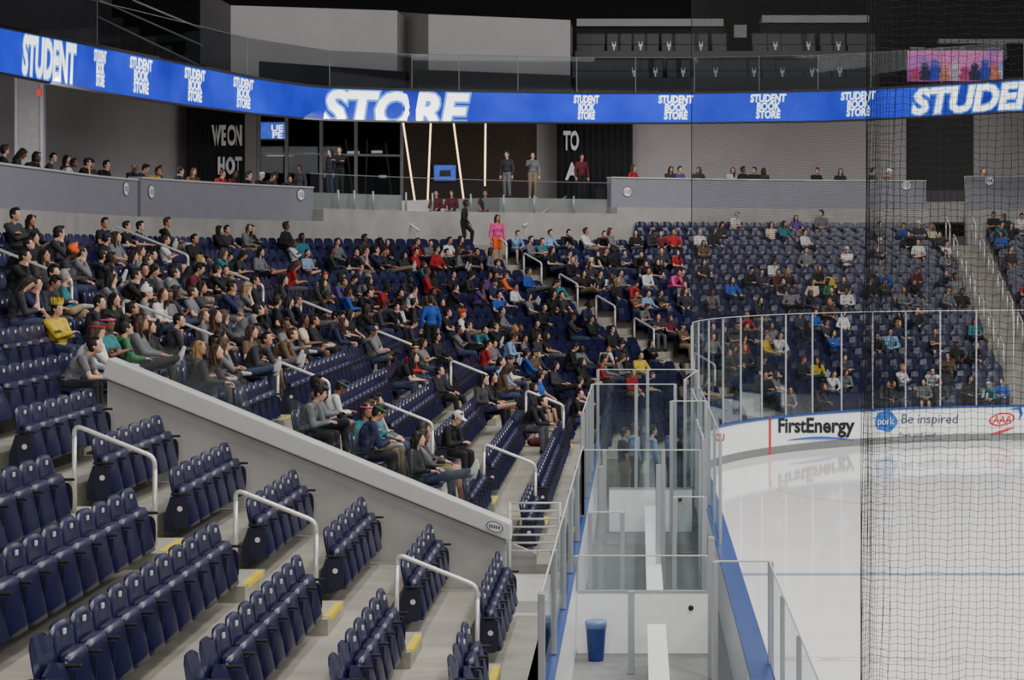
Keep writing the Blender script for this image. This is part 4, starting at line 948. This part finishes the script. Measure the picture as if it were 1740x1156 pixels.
# ------------------------------------------------------------------ seats
def shell(w,z0,z1,y0,y1,th,bow,n,m,tr,drop=.05,br=0.):
    mb=MB(); vs=[];fs=[]
    for side in (0,1):
        for i in range(m+1):
            v=i/m; t=max(0,(v-.6)/.4); tb=max(0,(.3-v)/.3)
            for k in range(n+1):
                q=2*k/n-1
                edge=(abs(q)**8)*.016+(t**6)*.014
                vs.append((q*w/2*(1-tr*t**3-br*tb**2),y0+(y1-y0)*v+bow*q*q+(-edge if side==0 else -th+edge),z0+(z1-z0)*v-drop*abs(q)**5*t))
    N=(n+1)*(m+1); W=n+1
    for i in range(m):
        for k in range(n):
            a=i*W+k; fs.append((a,a+W,a+W+1,a+1)); fs.append((N+a,N+a+1,N+a+W+1,N+a+W))
    for i in range(m):
        a=i*W; fs.append((a,N+a,N+a+W,a+W)); a=i*W+n; fs.append((a,a+W,N+a+W,N+a))
    for k in range(n):
        fs.append((k,k+1,N+k+1,N+k)); a=m*W+k; fs.append((a,N+a,N+a+1,a+1))
    return mb.add(vs,fs)
def pan_open(mb): mb.v=[(x,(z-.38)*1.15-.02,.47+(y-.09)*.9) for x,y,z in mb.v]; return mb
back=shell(.526,.26,.88,.0,-.11,.055,.022,16,12,.09,.04)
panf=shell(.512,.24,.68,.13,.04,.10,-.008,12,9,.05,.02,.05)
pano=pan_open(shell(.50,.38,.75,.09,.09,.06,-.008,10,7,.08))
SM={}
SM['backrest']=back.mesh('backrest',[M['navy']],True); SM['seat_pan']=panf.mesh('seat_pan',[M['navy']],True); SM['seat_pan_open']=pano.mesh('seat_pan',[M['navy']],True)
ar=MB(); ar.box(.252,.278,-.1,.13,.59,.618); SM['armrest']=ar.mesh('armrest',[M['black']],False,.01)
sd=MB(); sd.prism([(.256,-.17,.2),(.256,-.17,.36),(.256,-.1,.58),(.256,.09,.58),(.256,.09,.44),(.256,.07,.3),(.256,-.04,.2)],0,(.018,0,0)); SM['stand']=sd.mesh('stand',[M['navy2']])
pl=MB(); pl.box(-.02,.02,-.088,-.066,.782,.828); SM['number_plate']=pl.mesh('number_plate',[M['plate']],False,.008)
def epanel(sx):
    e=MB(); pts=[]
    for k in range(20):
        a=2*PI*k/20; c_,s_=math.cos(a),math.sin(a); f=lambda q:math.copysign(abs(q)**.6,q)
        pts.append((sx*.282,.01+.09*f(c_),.40+.17*f(s_)))
    e.prism(pts,0,(sx*.02,0,0))
    b=MB(); b.add([(sx*.304,.01+.03*math.cos(k*PI/8),.45+.03*math.sin(k*PI/8)) for k in range(16)],[tuple(range(16))])
    return e.mesh('end_panel',[M['navy2']]),b.mesh('badge',[M['plate']])
EP={1:epanel(1),-1:epanel(-1)}
ar2=MB(); ar2.box(-.278,-.252,-.1,.13,.59,.618); AR2=ar2.mesh('armrest',[M['black']],False,.01)
vis=sorted([s for s in seats if inframe(s,0)],key=lambda s:(s['p']-V(0,0,6)).length)
ind=vis[:300]; ids=set(id(s) for s in ind)
for s in ind:
    bph,side=BN[s['blk']][1:]
    idx=(s['n']-1-s['i']) if side=='end' else s['i']
    r=empty('stadium_seat',s['p'],'navy folding seat, %s from stairs, %s row up, %s'%(ordw(idx),ordw(s['j']-3 if s['j']>=3 else s['j']),bph),'seat','navy folding stadium seats',s['rz'])
    bk=child('backrest',SM['backrest'],r); child('number_plate',SM['number_plate'],bk)
    for k in('armrest','stand'): child(k,SM[k],r)
    child('seat_pan',SM['seat_pan_open' if s['occ'] else 'seat_pan'],r)
    if s['i']==s['n']-1: e_=child('end_panel',EP[-1][0],r); child('badge',EP[-1][1],e_); child('armrest',AR2,r)
    if s['i']==0: e_=child('end_panel',EP[1][0],r); child('badge',EP[1][1],e_)
lb=shell(.52,.28,.88,.0,-.11,.045,.025,4,4,.14); lf=shell(.50,.26,.68,.14,.03,.08,0,2,2,.08); lo_=pan_open(shell(.5,.38,.75,.09,.09,.05,0,2,2,.1))
la=MB(); la.box(.25,.28,-.1,.14,.585,.615); la.box(.257,.275,-.1,.06,.2,.6)
big=MB()
for s in seats:
    if id(s) in ids: continue
    c_,s_=math.cos(s['rz']),math.sin(s['rz']); p=s['p']
    for g,mi in ((lb,0),(lo_ if s['occ'] else lf,0),(la,1)):
        big.cur=mi; big.add([(p.x+x*c_-y*s_,p.y+x*s_+y*c_,p.z+z) for x,y,z in g.v],g.f)
T(big.build('stadium_seats',[M['navy'],M['black']]),'hundreds of distant navy folding seats in the corner and far stands','seats',None,'stuff')
bpy.data.materials.remove(DUM)
# ------------------------------------------------------------------ light
def area(name,loc,sx,sy,en,col=(1,.97,.94),rot=(0,0,0)):
    l=bpy.data.lights.new(name,'AREA'); l.shape='RECTANGLE'; l.size=sx; l.size_y=sy; l.energy=en; l.color=col
    o=bpy.data.objects.new(name,l); o.location=loc; o.rotation_euler=rot; COL.objects.link(o); return o
R=math.radians
for x in (8,20):
    for y in (16,30,44,57): area('rink_light',(x,y,22),3,3,1480)
area('ice_fill_light',(15,42,15),14,34,2400)  # extra unseen fill added low over the rink to whiten the ice
for y in (9,21,34): area('stand_light',(0,y,19),1.6,1.6,760)
area('front_fill_light',(6,-16,17),26,5,5800,rot=(R(66),0,0))  # added fill behind the viewpoint, brightens surfaces facing the camera
for x,y,rz,e in ((-17,58,R(35),520),(-10,74,R(15),300),(1,80,0,330),(11,79,R(-8),330)): area('concourse_light',(x,y,10.3),6,2,e,(1,.96,.93),rot=(R(45),0,rz))
area('deck_fill_light',(-8,63,16),16,3,950,rot=(R(84),0,R(8))); area('deck_fill_light',(6,64,17),14,3,700,rot=(R(86),0,0))  # unseen fills added to brighten the suite walls and upper deck fronts
w=bpy.data.worlds.new('world'); S.world=w; w.use_nodes=True; bg=w.node_tree.nodes['Background']; bg.inputs[0].default_value=(.85,.85,.9,1); bg.inputs[1].default_value=.065
cam=bpy.data.cameras.new('camera'); co=bpy.data.objects.new('camera',cam); COL.objects.link(co); S.camera=co
co.location=(0,0,H); co.rotation_euler=(PI/2,0,0); cam.sensor_width=36; cam.lens=F/1740*36; cam.clip_end=400
cam.shift_x=-(VX-870)/1740; cam.shift_y=-(578-VY)/1740
print('people',len(PEOPLE),'req',len(REQ),'seats',len(seats),'far faces',len(FB.f))
